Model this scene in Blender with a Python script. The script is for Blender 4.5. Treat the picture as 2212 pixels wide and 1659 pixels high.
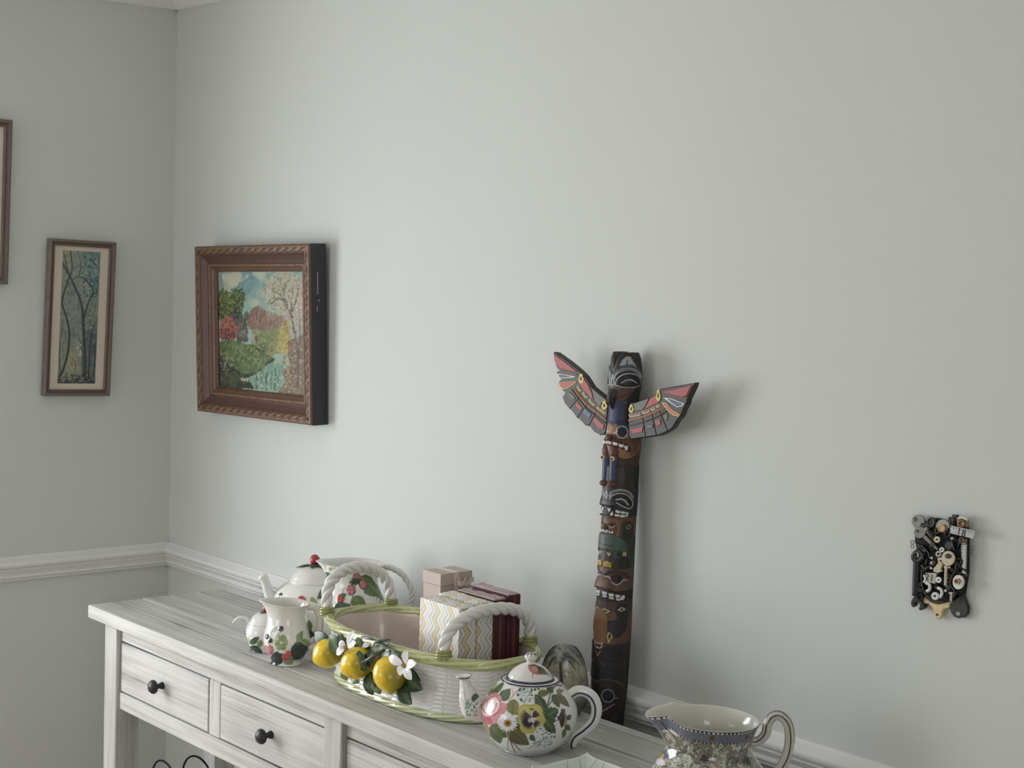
import bpy, bmesh, math, random
import numpy as np
from mathutils import Vector, Matrix

for _o in list(bpy.data.objects):
    bpy.data.objects.remove(_o, do_unlink=True)
scene = bpy.context.scene
COL = scene.collection
RNG = np.random.RandomState(7)
random.seed(7)

# ------------------------------------------------------------------ camera
FPX, YAW, PITCH, ROLL = 3536.15, 0.87007, 0.07426, -0.03131
CAM = np.array([4.02502, -2.17306, 1.70245])
_f = np.array([-math.sin(YAW) * math.cos(PITCH), math.cos(YAW) * math.cos(PITCH), -math.sin(PITCH)])
_r = np.array([math.cos(YAW), math.sin(YAW), 0.0])
_d = np.cross(_f, _r)
_c, _s = math.cos(ROLL), math.sin(ROLL)
RIGHT, DOWN, FWD = _c * _r + _s * _d, -_s * _r + _c * _d, _f
cam_data = bpy.data.cameras.new('camera')
cam_data.sensor_fit = 'HORIZONTAL'
cam_data.sensor_width = 36.0
cam_data.lens = FPX / 2212.0 * 36.0
cam_data.clip_start = 0.05
cam = bpy.data.objects.new('camera', cam_data)
COL.objects.link(cam)
cam.matrix_world = Matrix(((RIGHT[0], -DOWN[0], -FWD[0], CAM[0]), (RIGHT[1], -DOWN[1], -FWD[1], CAM[1]),
                           (RIGHT[2], -DOWN[2], -FWD[2], CAM[2]), (0, 0, 0, 1)))
scene.camera = cam

def at(u, v, ax, val):
    """the point of the plane (axis ax = val) that the photograph shows at pixel u, v"""
    d = (u - 1106.0) / FPX * RIGHT + (v - 829.5) / FPX * DOWN + FWD
    return CAM + (val - CAM[ax]) / d[ax] * d

def mpp(P):
    return float((np.asarray(P) - CAM) @ FWD) / FPX

def facing(P):
    """heading (about z) of an object at P turned broadside to the camera"""
    v = np.asarray(P) - CAM
    return math.atan2(-v[0], v[1])

# ------------------------------------------------------------------ world, daylight, added fill, exposure
world = bpy.data.worlds.new('overcast_sky')
scene.world = world
world.use_nodes = True
world.node_tree.nodes['Background'].inputs[0].default_value = (0.86, 0.93, 1.0, 1)
world.node_tree.nodes['Background'].inputs[1].default_value = 1.2
scene.view_settings.view_transform = 'Standard'
scene.view_settings.look = 'None'
scene.view_settings.gamma = 1.0
scene.view_settings.use_curve_mapping = False
scene.view_settings.exposure = -0.03

RX_WALL = 5.3
def area(name, loc, rot, sx, sy, power, color):
    l = bpy.data.lights.new(name, 'AREA')
    l.shape = 'RECTANGLE'; l.size = sx; l.size_y = sy; l.energy = power; l.color = color
    o = bpy.data.objects.new(name, l); COL.objects.link(o)
    o.location = loc; o.rotation_euler = rot
    return o
# daylight by the left wall's window; fill lamps added behind and right of camera
WIN_Y0, WIN_Y1, WIN_Z0, WIN_Z1 = -2.05, -0.90, 0.60, 1.80
area('window_daylight', (-0.12, (WIN_Y0 + WIN_Y1) / 2, (WIN_Z0 + WIN_Z1) / 2), (0, -math.pi / 2, 0), WIN_Z1 - WIN_Z0, WIN_Y1 - WIN_Y0, 53.0, (0.975, 0.985, 1.0))
area('rear_fill_light', (1.0, -4.36, 1.3), (-math.pi / 2, 0, math.pi), 1.5, 1.3, 18.0, (0.99, 0.99, 1.0))  # soft fill added behind the camera, no window known there

area('side_fill_light', (RX_WALL + 0.16, -2.75, 1.5), (0, math.pi / 2, 0), 1.3, 1.5, 20.0, (1.0, 1.0, 1.0))  # unseen fill added to brighten the left wall and right-hand faces

# ------------------------------------------------------------------ materials
def lin(c):
    c = np.asarray(c, float) / 255.0
    return np.where(c <= 0.04045, c / 12.92, ((c + 0.055) / 1.055) ** 2.4)

def mat(name, rgb=None, rough=0.5, metal=0.0, coat=0.0, var=0.0, vscale=30.0, bump=0.0, bscale=80.0, spec=0.5, stretch=None):
    """principled material; rgb None reads the painted colour attribute"""
    m = bpy.data.materials.new(name); m.use_nodes = True
    nt = m.node_tree; b = nt.nodes['Principled BSDF']
    b.inputs['Roughness'].default_value = rough
    b.inputs['Metallic'].default_value = metal
    b.inputs['Coat Weight'].default_value = coat
    b.inputs['Coat Roughness'].default_value = 0.06
    b.inputs['Specular IOR Level'].default_value = spec
    src = None
    if rgb is None:
        a = nt.nodes.new('ShaderNodeAttribute'); a.attribute_name = 'Col'; src = a.outputs['Color']
    else:
        c = tuple(lin(rgb)) + (1,)
        b.inputs['Base Color'].default_value = c
    if var or bump:
        tc = nt.nodes.new('ShaderNodeTexCoord'); mp = nt.nodes.new('ShaderNodeMapping')
        nt.links.new(tc.outputs['Object'], mp.inputs[0])
        if stretch: mp.inputs['Scale'].default_value = stretch
    if var:
        n = nt.nodes.new('ShaderNodeTexNoise'); n.inputs['Scale'].default_value = vscale; n.inputs['Detail'].default_value = 4
        nt.links.new(mp.outputs[0], n.inputs['Vector'])
        r = nt.nodes.new('ShaderNodeMapRange'); r.inputs[1].default_value = 0.3; r.inputs[2].default_value = 0.7
        r.inputs[3].default_value = 1 - var; r.inputs[4].default_value = 1 + var * 0.5
        nt.links.new(n.outputs[0], r.inputs[0])
        mx = nt.nodes.new('ShaderNodeVectorMath'); mx.operation = 'SCALE'
        if src is not None: nt.links.new(src, mx.inputs[0])
        else: mx.inputs[0].default_value = tuple(lin(rgb))
        nt.links.new(r.outputs[0], mx.inputs['Scale'])
        src = mx.outputs[0]
    if src is not None:
        nt.links.new(src, b.inputs['Base Color'])
    if bump:
        n2 = nt.nodes.new('ShaderNodeTexNoise'); n2.inputs['Scale'].default_value = bscale; n2.inputs['Detail'].default_value = 3
        nt.links.new(mp.outputs[0], n2.inputs['Vector'])
        bp = nt.nodes.new('ShaderNodeBump'); bp.inputs['Strength'].default_value = bump; bp.inputs['Distance'].default_value = 0.002
        nt.links.new(n2.outputs[0], bp.inputs['Height']); nt.links.new(bp.outputs[0], b.inputs['Normal'])
    return m

def wood(name, axis, light, dark):
    """white-washed grey timber, the grain runs along the axis"""
    m = bpy.data.materials.new(name); m.use_nodes = True
    nt = m.node_tree; b = nt.nodes['Principled BSDF']; b.inputs['Roughness'].default_value = 0.5
    b.inputs['Specular IOR Level'].default_value = 0.35
    tc = nt.nodes.new('ShaderNodeTexCoord'); oi = nt.nodes.new('ShaderNodeObjectInfo')
    add = nt.nodes.new('ShaderNodeVectorMath'); add.operation = 'MULTIPLY_ADD'
    cb = nt.nodes.new('ShaderNodeCombineXYZ')
    for i in range(3): nt.links.new(oi.outputs['Random'], cb.inputs[i])
    nt.links.new(cb.outputs[0], add.inputs[0]); add.inputs[1].default_value = (7.3, 5.1, 9.7)
    nt.links.new(tc.outputs['Object'], add.inputs[2])
    def noise(sc, detail, dist=0.0):
        mp = nt.nodes.new('ShaderNodeMapping'); mp.inputs['Scale'].default_value = sc
        nt.links.new(add.outputs[0], mp.inputs[0])
        n = nt.nodes.new('ShaderNodeTexNoise'); n.inputs['Scale'].default_value = 1.0; n.inputs['Detail'].default_value = detail
        n.inputs['Distortion'].default_value = dist
        nt.links.new(mp.outputs[0], n.inputs['Vector']); return n
    a, w = 1.6, 60.0
    sc = [w, w, w]; sc[axis] = a
    n1 = noise(sc, 5, 0.6)
    sc2 = [230, 230, 230]; sc2[axis] = 6.0
    n2 = noise(sc2, 4)
    n3 = noise((5, 5, 5), 2)
    mx = nt.nodes.new('ShaderNodeMath'); mx.operation = 'MULTIPLY_ADD'; mx.inputs[1].default_value = 0.55
    nt.links.new(n1.outputs[0], mx.inputs[0])
    m2 = nt.nodes.new('ShaderNodeMath'); m2.operation = 'MULTIPLY_ADD'; m2.inputs[1].default_value = 0.3
    nt.links.new(n2.outputs[0], m2.inputs[0])
    m3 = nt.nodes.new('ShaderNodeMath'); m3.operation = 'MULTIPLY'; m3.inputs[1].default_value = 0.25
    nt.links.new(n3.outputs[0], m3.inputs[0])
    nt.links.new(m3.outputs[0], m2.inputs[2]); nt.links.new(m2.outputs[0], mx.inputs[2])
    cr = nt.nodes.new('ShaderNodeValToRGB')
    e = cr.color_ramp.elements
    e[0].position = 0.37; e[0].color = tuple(lin(dark)) + (1,)
    e[1].position = 0.62; e[1].color = tuple(lin(light)) + (1,)
    k = cr.color_ramp.elements.new(0.47); k.color = tuple(lin(tuple(0.35 * d + 0.65 * l for d, l in zip(dark, light)))) + (1,)
    nt.links.new(mx.outputs[0], cr.inputs[0]); nt.links.new(cr.outputs[0], b.inputs['Base Color'])
    bp = nt.nodes.new('ShaderNodeBump'); bp.inputs['Strength'].default_value = 0.12; bp.inputs['Distance'].default_value = 0.001
    nt.links.new(n2.outputs[0], bp.inputs['Height']); nt.links.new(bp.outputs[0], b.inputs['Normal'])
    return m

# ------------------------------------------------------------------ geometry helpers
def grid(P, cu=False, cv=False):
    """quads over a lattice P[n, m, 3]; cu closes the first index, cv the second"""
    P = np.asarray(P, float); n, m = P.shape[:2]
    i = np.arange(n if cu else n - 1); j = np.arange(m if cv else m - 1)
    I, J = np.meshgrid(i, j, indexing='ij')
    I2, J2 = (I + 1) % n, (J + 1) % m
    F = np.stack([I * m + J, I2 * m + J, I2 * m + J2, I * m + J2], -1).reshape(-1, 4)
    return P.reshape(-1, 3), F

def join(*gs):
    V, F, k = [], [], 0
    for g in gs:
        V.append(np.asarray(g[0], float)); F += [tuple(int(x) + k for x in f) for f in g[1]]; k += len(g[0])
    return np.concatenate(V), F

def mesh_from(name, V, F, m, smooth=True, col=None):
    me = bpy.data.meshes.new(name)
    V = np.asarray(V, np.float32)
    if isinstance(F, np.ndarray) and F.ndim == 2:
        nv = F.shape[1]
        me.vertices.add(len(V)); me.vertices.foreach_set('co', V.ravel())
        me.loops.add(F.size); me.loops.foreach_set('vertex_index', F.astype(np.int32).ravel())
        me.polygons.add(len(F))
        me.polygons.foreach_set('loop_start', np.arange(0, F.size, nv, dtype=np.int32))
        me.update(calc_edges=True)
    else:
        me.from_pydata([tuple(map(float, v)) for v in V], [], [tuple(map(int, f)) for f in F])
    if smooth:
        me.polygons.foreach_set('use_smooth', np.ones(len(me.polygons), bool))
    if col is not None:
        a = me.color_attributes.new('Col', 'FLOAT_COLOR', 'POINT')
        c = np.ones((len(V), 4), np.float32); c[:, :3] = lin(np.clip(col, 0, 255))
        a.data.foreach_set('color', c.ravel())
    if m is not None: me.materials.append(m)
    me.validate()
    return me

def fixn(me):
    bm = bmesh.new(); bm.from_mesh(me); bmesh.ops.recalc_face_normals(bm, faces=bm.faces); bm.to_mesh(me); bm.free()

def part(name, g, m, parent=None, smooth=True, col=None, loc=None, rot=None, label=None, fix=False):
    me = mesh_from(name, g[0], g[1], m, smooth, col)
    if fix: fixn(me)
    o = bpy.data.objects.new(name, me); COL.objects.link(o)
    if parent is not None: o.parent = parent
    if loc is not None: o.location = tuple(loc)
    if rot is not None: o.rotation_euler = rot
    if label: o['label'] = label
    return o

def tag(o, label, cat, group=None):
    o['label'] = label; o['category'] = cat
    if group: o['group'] = group
    return o

def thing(name, label, cat, loc=(0, 0, 0), rotz=0.0, group=None):
    o = bpy.data.objects.new(name, None); COL.objects.link(o)
    o.empty_display_size = 0.05
    o.location = tuple(float(x) for x in loc); o.rotation_euler = (0, 0, rotz)
    return tag(o, label, cat, group)

def struct(name, g, m, smooth=False, label=None):
    o = part(name, g, m, None, smooth); o['kind'] = 'structure'
    if label: o['label'] = label
    return o

def box(x0, x1, y0, y1, z0, z1, bev=0.0, seg=1):
    bm = bmesh.new(); bmesh.ops.create_cube(bm, size=1.0)
    for v in bm.verts:
        v.co = Vector((x0 + (v.co.x + 0.5) * (x1 - x0), y0 + (v.co.y + 0.5) * (y1 - y0), z0 + (v.co.z + 0.5) * (z1 - z0)))
    if bev: bmesh.ops.bevel(bm, geom=list(bm.edges), offset=bev, segments=seg, affect='EDGES', profile=0.6)
    bm.verts.index_update()
    V = np.array([v.co[:] for v in bm.verts]); F = [tuple(v.index for v in f.verts) for f in bm.faces]
    bm.free(); return V, F

def smoothc(pts, n, closed=False):
    """catmull-rom through the points, n samples"""
    p = np.asarray(pts, float); k = len(p)
    t = np.linspace(0, k if closed else k - 1, n, endpoint=not closed)
    i = np.minimum(np.floor(t).astype(int), k - 1 if closed else k - 2); f = (t - i)[:, None]
    g = (lambda j: p[j % k]) if closed else (lambda j: np.where(((j < 0) | (j >= k))[:, None], np.where((j < 0)[:, None], 2 * p[0] - p[1], 2 * p[-1] - p[-2]), p[np.clip(j, 0, k - 1)]))
    a, b, c, d = g(i - 1), g(i), g(i + 1), g(i + 2)
    return 0.5 * (2 * b + (c - a) * f + (2 * a - 5 * b + 4 * c - d) * f ** 2 + (3 * b - a - 3 * c + d) * f ** 3)

def frames(path, closed=False):
    p = np.asarray(path, float)
    t = np.roll(p, -1, 0) - np.roll(p, 1, 0) if closed else np.gradient(p, axis=0)
    t /= np.linalg.norm(t, axis=1)[:, None] + 1e-12
    up = np.array([0, 0, 1.0]) if abs(t[0][2]) < 0.9 else np.array([1.0, 0, 0])
    n = np.cross(t[0], up); n /= np.linalg.norm(n); N = [n]
    for i in range(1, len(p)):
        n = N[-1] - t[i] * (N[-1] @ t[i]); n /= np.linalg.norm(n); N.append(n)
    N = np.array(N); return t, N, np.cross(t, N)

def tube(path, rad, n=10, cap=True, closed=False, flat=1.0):
    p = np.asarray(path, float); r = np.broadcast_to(np.asarray(rad, float), (len(p),)).copy()
    if cap and not closed:
        t0 = p[0] - p[1]; t0 /= np.linalg.norm(t0); t1 = p[-1] - p[-2]; t1 /= np.linalg.norm(t1)
        p = np.concatenate([[p[0] + t0 * r[0] * 0.35], [p[0] + t0 * r[0] * 0.25], p, [p[-1] + t1 * r[-1] * 0.25], [p[-1] + t1 * r[-1] * 0.35]])
        r = np.concatenate([[1e-5], [r[0] * 0.75], r, [r[-1] * 0.75], [1e-5]])
    t, N, B = frames(p, closed)
    a = np.linspace(0, 2 * math.pi, n, endpoint=False)
    G = p[:, None] + r[:, None, None] * (np.cos(a)[None, :, None] * N[:, None] + flat * np.sin(a)[None, :, None] * B[:, None])
    return grid(G, cu=closed, cv=True)

def ball(c, rx, ry, rz, n=16, m=10):
    th = np.linspace(1e-3, math.pi - 1e-3, m); ph = np.linspace(0, 2 * math.pi, n, endpoint=False)
    T, Ph = np.meshgrid(th, ph, indexing='ij')
    P = np.stack([c[0] + rx * np.sin(T) * np.cos(Ph), c[1] + ry * np.sin(T) * np.sin(Ph), c[2] - rz * np.cos(T)], -1)
    return grid(P, cv=True)

def lathe(prof, n=48):
    p = np.asarray(prof, float); a = np.linspace(0, 2 * math.pi, n, endpoint=False)
    P = np.stack([p[:, None, 0] * np.cos(a), p[:, None, 0] * np.sin(a), np.broadcast_to(p[:, None, 1], (len(p), n))], -1)
    return P

def xform(g, M):
    V = np.asarray(g[0], float); M = np.array(M)
    return V @ M[:3, :3].T + M[:3, 3], g[1]

def prism(poly, t, bev=0.0):
    """polygon (k, 2) in the x-z plane raised towards -y by t (back at y = 0)"""
    p = np.asarray(poly, float); k = len(p)
    ar = 0.5 * np.sum(p[:, 0] * np.roll(p[:, 1], -1) - np.roll(p[:, 0], -1) * p[:, 1])
    if ar < 0: p = p[::-1]
    e1 = p - np.roll(p, 1, 0); e2 = np.roll(p, -1, 0) - p
    nrm = lambda e: np.stack([-e[:, 1], e[:, 0]], 1) / (np.linalg.norm(e, axis=1)[:, None] + 1e-9)
    nn = nrm(e1) + nrm(e2); nn /= np.maximum(np.linalg.norm(nn, axis=1)[:, None], 0.3)
    rings = [(p, 0.0)]
    if bev: rings += [(p, -(t - bev)), (p + nn * bev, -t)]
    else: rings += [(p, -t)]
    V = np.concatenate([np.stack([q[:, 0], np.full(k, y), q[:, 1]], 1) for q, y in rings])
    F = []
    for r in range(len(rings) - 1):
        for i in range(k):
            j = (i + 1) % k; F.append((r * k + i, r * k + j, (r + 1) * k + j, (r + 1) * k + i))
    F.append(tuple(range(k))[::-1]); F.append(tuple(range((len(rings) - 1) * k, len(rings) * k)))
    return V, F

def leaf3(base, tip, normal, width, curl=0.2, th=0.0016, n=12, m=10, power=0.8, col=(60, 80, 50), vein=None, rs=None):
    """a bent leaf or petal with thickness; returns geometry and colours"""
    base, tip, nm = (np.asarray(v, float) for v in (base, tip, normal))
    ax = tip - base; L = np.linalg.norm(ax); ax /= L
    nm = nm - ax * (nm @ ax); nm /= np.linalg.norm(nm); sd = np.cross(ax, nm)
    s = np.linspace(0, 1, n); w = width * np.maximum(np.sin(math.pi * np.clip(s, 0.004, 0.996)), 0) ** power
    a = np.linspace(0, 2 * math.pi, m, endpoint=False)
    cx, cz = np.cos(a), np.sin(a)
    P = base + (s * L)[:, None, None] * ax + (w[:, None] * cx)[:, :, None] * sd \
        + ((np.maximum(w / width, .15) * th)[:, None] * cz + (curl * L * (s * (1 - s)) * 1.2)[:, None] + (0.25 * w[:, None] * np.abs(cx) ** 2))[:, :, None] * nm
    c = np.tile(np.asarray(col, float), (n, m, 1))
    if vein is not None:
        k = np.exp(-(cx / 0.18) ** 2)[None, :] * 0.8 + 0.35 * (np.sin(s[:, None] * 40 + np.abs(cx)[None] * 6) > 0.6)
        c = c * (1 - np.clip(k, 0, 1)[..., None]) + np.asarray(vein, float) * np.clip(k, 0, 1)[..., None]
    g = grid(P, cv=True)
    return g, c.reshape(-1, 3)

def vnoise(x, y, seed=0.0):
    xi, yi = np.floor(x), np.floor(y); fx, fy = x - xi, y - yi
    fx, fy = fx * fx * (3 - 2 * fx), fy * fy * (3 - 2 * fy)
    h = lambda a, b: np.modf(np.abs(np.sin(a * 127.1 + b * 311.7 + seed * 17.3) * 43758.5453))[0]
    return (h(xi, yi) * (1 - fx) + h(xi + 1, yi) * fx) * (1 - fy) + (h(xi, yi + 1) * (1 - fx) + h(xi + 1, yi + 1) * fx) * fy

def fbm(x, y, seed=0.0, o=4):
    s = np.zeros_like(x); a = 0.5
    for i in range(o):
        s += a * vnoise(x * 2 ** i, y * 2 ** i, seed + i); a *= 0.5
    return s / (1 - 0.5 ** o)

class Paint:
    """brushes that colour (and lift) the points of a surface laid out in a flat pattern X, Y (Y down)"""
    def __init__(s, X, Y, base, keep=None):
        s.X, s.Y = np.asarray(X, float).ravel(), np.asarray(Y, float).ravel()
        s.C = np.tile(np.asarray(base, float), (s.X.size, 1)); s.H = np.zeros(s.X.size)
        s.keep = np.ones(s.X.size, bool) if keep is None else np.asarray(keep).ravel()
    def _bb(s, x0, x1, y0, y1):
        return np.nonzero(s.keep & (s.X >= x0) & (s.X <= x1) & (s.Y >= y0) & (s.Y <= y1))[0]
    def put(s, i, k, col, h=None):
        k = np.clip(k, 0, 1)
        s.C[i] = s.C[i] * (1 - k[:, None]) + np.asarray(col, float) * k[:, None]
        if h is not None: s.H[i] = np.maximum(s.H[i], h * k) if h > 0 else np.minimum(s.H[i], h * k)
    def inside(s, pts):
        p = np.asarray(pts, float); i = s._bb(p[:, 0].min(), p[:, 0].max(), p[:, 1].min(), p[:, 1].max())
        x, y = s.X[i], s.Y[i]; ins = np.zeros(i.size, bool)
        for (x1, y1), (x2, y2) in zip(p, np.roll(p, -1, 0)):
            if y1 == y2: continue
            c = (y1 > y) != (y2 > y)
            ins ^= c & (x < (x2 - x1) * (y - y1) / (y2 - y1) + x1)
        return i[ins]
    def poly(s, pts, col, h=None, n=0, smooth=False, vary=0.0, vs=0.1):
        if smooth: pts = smoothc(pts, len(pts) * 6, True)
        i = s.inside(pts); k = np.ones(i.size)
        c = np.asarray(col, float)
        if vary: c = c + ((fbm(s.X[i] * vs, s.Y[i] * vs, n) - 0.5) * 2 * vary)[:, None] * np.ones(3)
        s.put(i, k, c, h)
    def ell(s, cx, cy, rx, ry, col, ang=0.0, h=None, soft=0.12, rag=0.0, seed=0.0):
        R = max(rx, ry) * 1.3; i = s._bb(cx - R, cx + R, cy - R, cy + R)
        dx, dy = s.X[i] - cx, s.Y[i] - cy; c, q = math.cos(ang), math.sin(ang)
        u, v = (dx * c + dy * q) / rx, (-dx * q + dy * c) / ry
        d = np.sqrt(u * u + v * v)
        if rag: d = d + rag * (vnoise(s.X[i] * 5 / rx, s.Y[i] * 5 / ry, seed) - 0.5) * 2
        k = np.clip((1 - d) / soft + 0.5, 0, 1)
        if h is not None:
            j = i[k > 0]; s.H[j] = np.maximum(s.H[j], h * np.sqrt(np.clip(1 - d[k > 0] ** 2, 0, 1)))
        s.put(i, k, col)
    def line(s, pts, w, col, w2=None, h=None, smooth=True, n=None):
        p = smoothc(pts, n or len(pts) * 6) if smooth and len(pts) > 2 else np.asarray(pts, float)
        w2 = w if w2 is None else w2; W = max(w, w2)
        i = s._bb(p[:, 0].min() - W, p[:, 0].max() + W, p[:, 1].min() - W, p[:, 1].max() + W)
        if i.size == 0: return
        x, y = s.X[i], s.Y[i]; best = np.full(i.size, -9.0); m = len(p) - 1
        for q in range(m):
            a, b = p[q], p[q + 1]; e = b - a; L = e @ e + 1e-9
            t = np.clip(((x - a[0]) * e[0] + (y - a[1]) * e[1]) / L, 0, 1)
            d = np.hypot(x - a[0] - t * e[0], y - a[1] - t * e[1])
            ww = 0.5 * (w + (w2 - w) * (q + t) / m)
            best = np.maximum(best, (ww - d) / max(0.35 * W, 0.5) + 0.5)
        s.put(i, best, col, h)
    def leaf(s, x0, y0, x1, y1, w, col, vein=None, h=None, ser=0.0, dark=None):
        L = math.hypot(x1 - x0, y1 - y0); ax, ay = (x1 - x0) / L, (y1 - y0) / L; R = L
        i = s._bb(min(x0, x1) - w, max(x0, x1) + w, min(y0, y1) - w, max(y0, y1) + w)
        t = ((s.X[i] - x0) * ax + (s.Y[i] - y0) * ay) / L; d = -(s.X[i] - x0) * ay + (s.Y[i] - y0) * ax
        ok = (t > 0) & (t < 1); tt = np.clip(t, 0, 1)
        hw = w * np.sin(math.pi * tt ** 0.75) ** 0.8 * (1 + ser * np.sin(tt * L * 0.9 + 0.0))
        k = np.where(ok, np.clip((hw - np.abs(d)) / (0.18 * w) + 0.5, 0, 1), 0)
        s.put(i, k, col, h)
        if dark is not None: s.put(i, k * np.clip(d / w + 0.2, 0, 1) * 0.8, dark)
        if vein is not None:
            v = np.exp(-(d / (0.09 * w + 0.25)) ** 2) + 0.55 * (np.sin((tt * L - np.abs(d) * 0.8) * 2 * math.pi / (L / 5.5)) > 0.72)
            s.put(i, np.clip(k * v, 0, 1) * 0.75, vein)
    def dots(s, n, cx, cy, rx, ry, r0, r1, cols, seed=1, k=0.9):
        rg = np.random.RandomState(seed)
        for _ in range(n):
            a, q = rg.rand() * 6.283, math.sqrt(rg.rand()); r = r0 + (r1 - r0) * rg.rand()
            s.ell(cx + rx * q * math.cos(a), cy + ry * q * math.sin(a), r * (0.7 + 0.6 * rg.rand()), r, cols[rg.randint(len(cols))], rg.rand() * 3, soft=0.5)

# ================================================================== the room
M_wall = mat('wall_paint', (205, 208, 204), rough=0.75, var=0.012, vscale=3.0, bump=0.06, bscale=260, spec=0.3)
M_trim = mat('trim_paint', (226, 225, 223), rough=0.45, spec=0.4)
M_ceil = mat('ceiling_paint', (243, 243, 241), rough=0.9)
M_floor = wood('floor_boards', 0, (196, 182, 164), (158, 142, 122))
RX, RY, RZ = 5.3, -4.25, 2.44
struct('floor', box(-0.1, RX + 0.1, RY - 0.1, 0.1, -0.08, 0.0), M_floor)
struct('ceiling', box(-0.1, RX + 0.1, RY - 0.1, 0.1, RZ, RZ + 0.08), M_ceil)
struct('wall_back', box(0, RX, 0, 0.1, 0, RZ), M_wall)
def wall_with_opening(a0, a1, o0, o1, z0, z1, along):
    seg = [(a0, o0, 0, RZ), (o1, a1, 0, RZ), (o0, o1, 0, z0), (o0, o1, z1, RZ)]
    if along == 'r': return join(*[box(RX, RX + 0.1, p, q, r, t) for p, q, r, t in seg])
    if along == 'y': return join(*[box(-0.1, 0, p, q, r, t) for p, q, r, t in seg])
    return join(*[box(p, q, RY - 0.1, RY, r, t) for p, q, r, t in seg])
struct('wall_left', wall_with_opening(RY, 0.1, WIN_Y0, WIN_Y1, WIN_Z0, WIN_Z1, 'y'), M_wall)
struct('wall_right', wall_with_opening(RY, 0.1, -3.5, -2.0, 0.85, 2.15, 'r'), M_wall)  # opening added for the side fill lamp
struct('wall_front', wall_with_opening(-0.1, RX + 0.1, 0.25, 1.75, 0.65, 1.95, 'x'), M_wall)  # opening added for the rear fill lamp

def sash(name, y0, y1, z0, z1, cols, rows, along):
    o = bpy.data.objects.new(name, None); COL.objects.link(o); o['kind'] = 'structure'
    bars = [(y0, y0 + .05, z0, z1), (y1 - .05, y1, z0, z1), (y0 + .05, y1 - .05, z0, z0 + .05), (y0 + .05, y1 - .05, z1 - .05, z1)]
    for i in range(1, cols):
        c = y0 + (y1 - y0) * i / cols; bars.append((c - .012, c + .012, z0 + .05, z1 - .05))
    for i in range(1, rows):
        c = z0 + (z1 - z0) * i / rows; w = .025 if i * 2 == rows else .012; bars.append((y0 + .05, y1 - .05, c - w, c + w))
    for k, (p, q, r, t) in enumerate(bars):
        g = box(-.075, -.045, p, q, r, t, .002) if along == 'y' else box(RX + .045, RX + .075, p, q, r, t, .002) if along == 'r' else box(p, q, RY - .075, RY - .045, r, t, .002)
        part('window_frame' if k < 4 else 'muntin', g, M_trim, o, False)
    for p, q, r, t in [(y0 - .07, y0, z0 - .07, z1 + .07), (y1, y1 + .07, z0 - .07, z1 + .07), (y0, y1, z1, z1 + .07), (y0, y1, z0 - .07, z0)]:
        g = box(0, .018, p, q, r, t, .003) if along == 'y' else box(RX - .018, RX, p, q, r, t, .003) if along == 'r' else box(p, q, RY, RY + .018, r, t, .003)
        part('casing', g, M_trim, o, False)
    return o
sash('window_1', WIN_Y0, WIN_Y1, WIN_Z0, WIN_Z1, 3, 4, 'y')
sash('added_window_rear', 0.25, 1.75, 0.65, 1.95, 3, 4, 'x')  # unseen window added in front of the rear fill lamp
sash('added_window_side', -3.5, -2.0, 0.85, 2.15, 3, 4, 'r')  # unseen window added in front of the side fill lamp

def moulding(name, prof, path):
    """prof: (out from wall, z); path: wall line points with the room on its right side; mitred at the corner"""
    pr = np.asarray(prof, float); rows = []
    p = np.asarray(path, float); n = len(p)
    for i in range(n):
        dirs = []
        if i > 0: dirs.append((p[i] - p[i - 1]) / np.linalg.norm(p[i] - p[i - 1]))
        if i < n - 1: dirs.append((p[i + 1] - p[i]) / np.linalg.norm(p[i + 1] - p[i]))
        nr = [np.array([d[1], -d[0]]) for d in dirs]
        off = nr[0] if len(nr) == 1 else (nr[0] + nr[1])
        rows.append([(p[i][0] + off[0] * o, p[i][1] + off[1] * o, z) for o, z in pr])
    return struct(name, grid(np.array(rows)), M_trim)
HR = 0.900
RAIL = [(0, .9035), (.004, .9035), (.006, .9015), (.0062, .8975), (.020, .8940), (.020, .8920), (.026, .8910), (.0275, .888), (.0275, .8765), (.0225, .8760), (.0225, .8735), (.0250, .8725), (.0235, .870), (.0195, .8655),
        (.0145, .8605), (.0125, .858), (.0120, .8560), (.0155, .8555), (.0155, .8480), (.0105, .8475), (.0105, .8455), (.0130, .8447), (.0120, .841), (0, .841)]
CROWN = [(0, 2.350), (.010, 2.350), (.012, 2.358), (.016, 2.361), (.022, 2.372), (.036, 2.388), (.052, 2.402), (.066, 2.412), (.072, 2.418), (.074, 2.424), (.084, 2.426), (.086, 2.44)]
BASE = [(0, .11), (.006, .11), (.010, .104), (.012, .096), (.014, .09), (.014, 0)]
moulding('trim_1', RAIL, [(0, WIN_Y1 + .075), (0, 0)])['label'] = 'white chair rail on the left wall'
moulding('trim_2', RAIL, [(0, 0), (RX, 0)])['label'] = 'white chair rail on the back wall'
moulding('trim_3', CROWN, [(0, RY), (0, 0)])['label'] = 'white crown moulding over the left wall'
moulding('trim_4', CROWN, [(0, 0), (RX, 0)])['label'] = 'white crown moulding over the back wall'
moulding('baseboard_left', BASE, [(0, RY), (0, 0)])
moulding('baseboard_back', BASE, [(0, 0), (RX, 0)])

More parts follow.
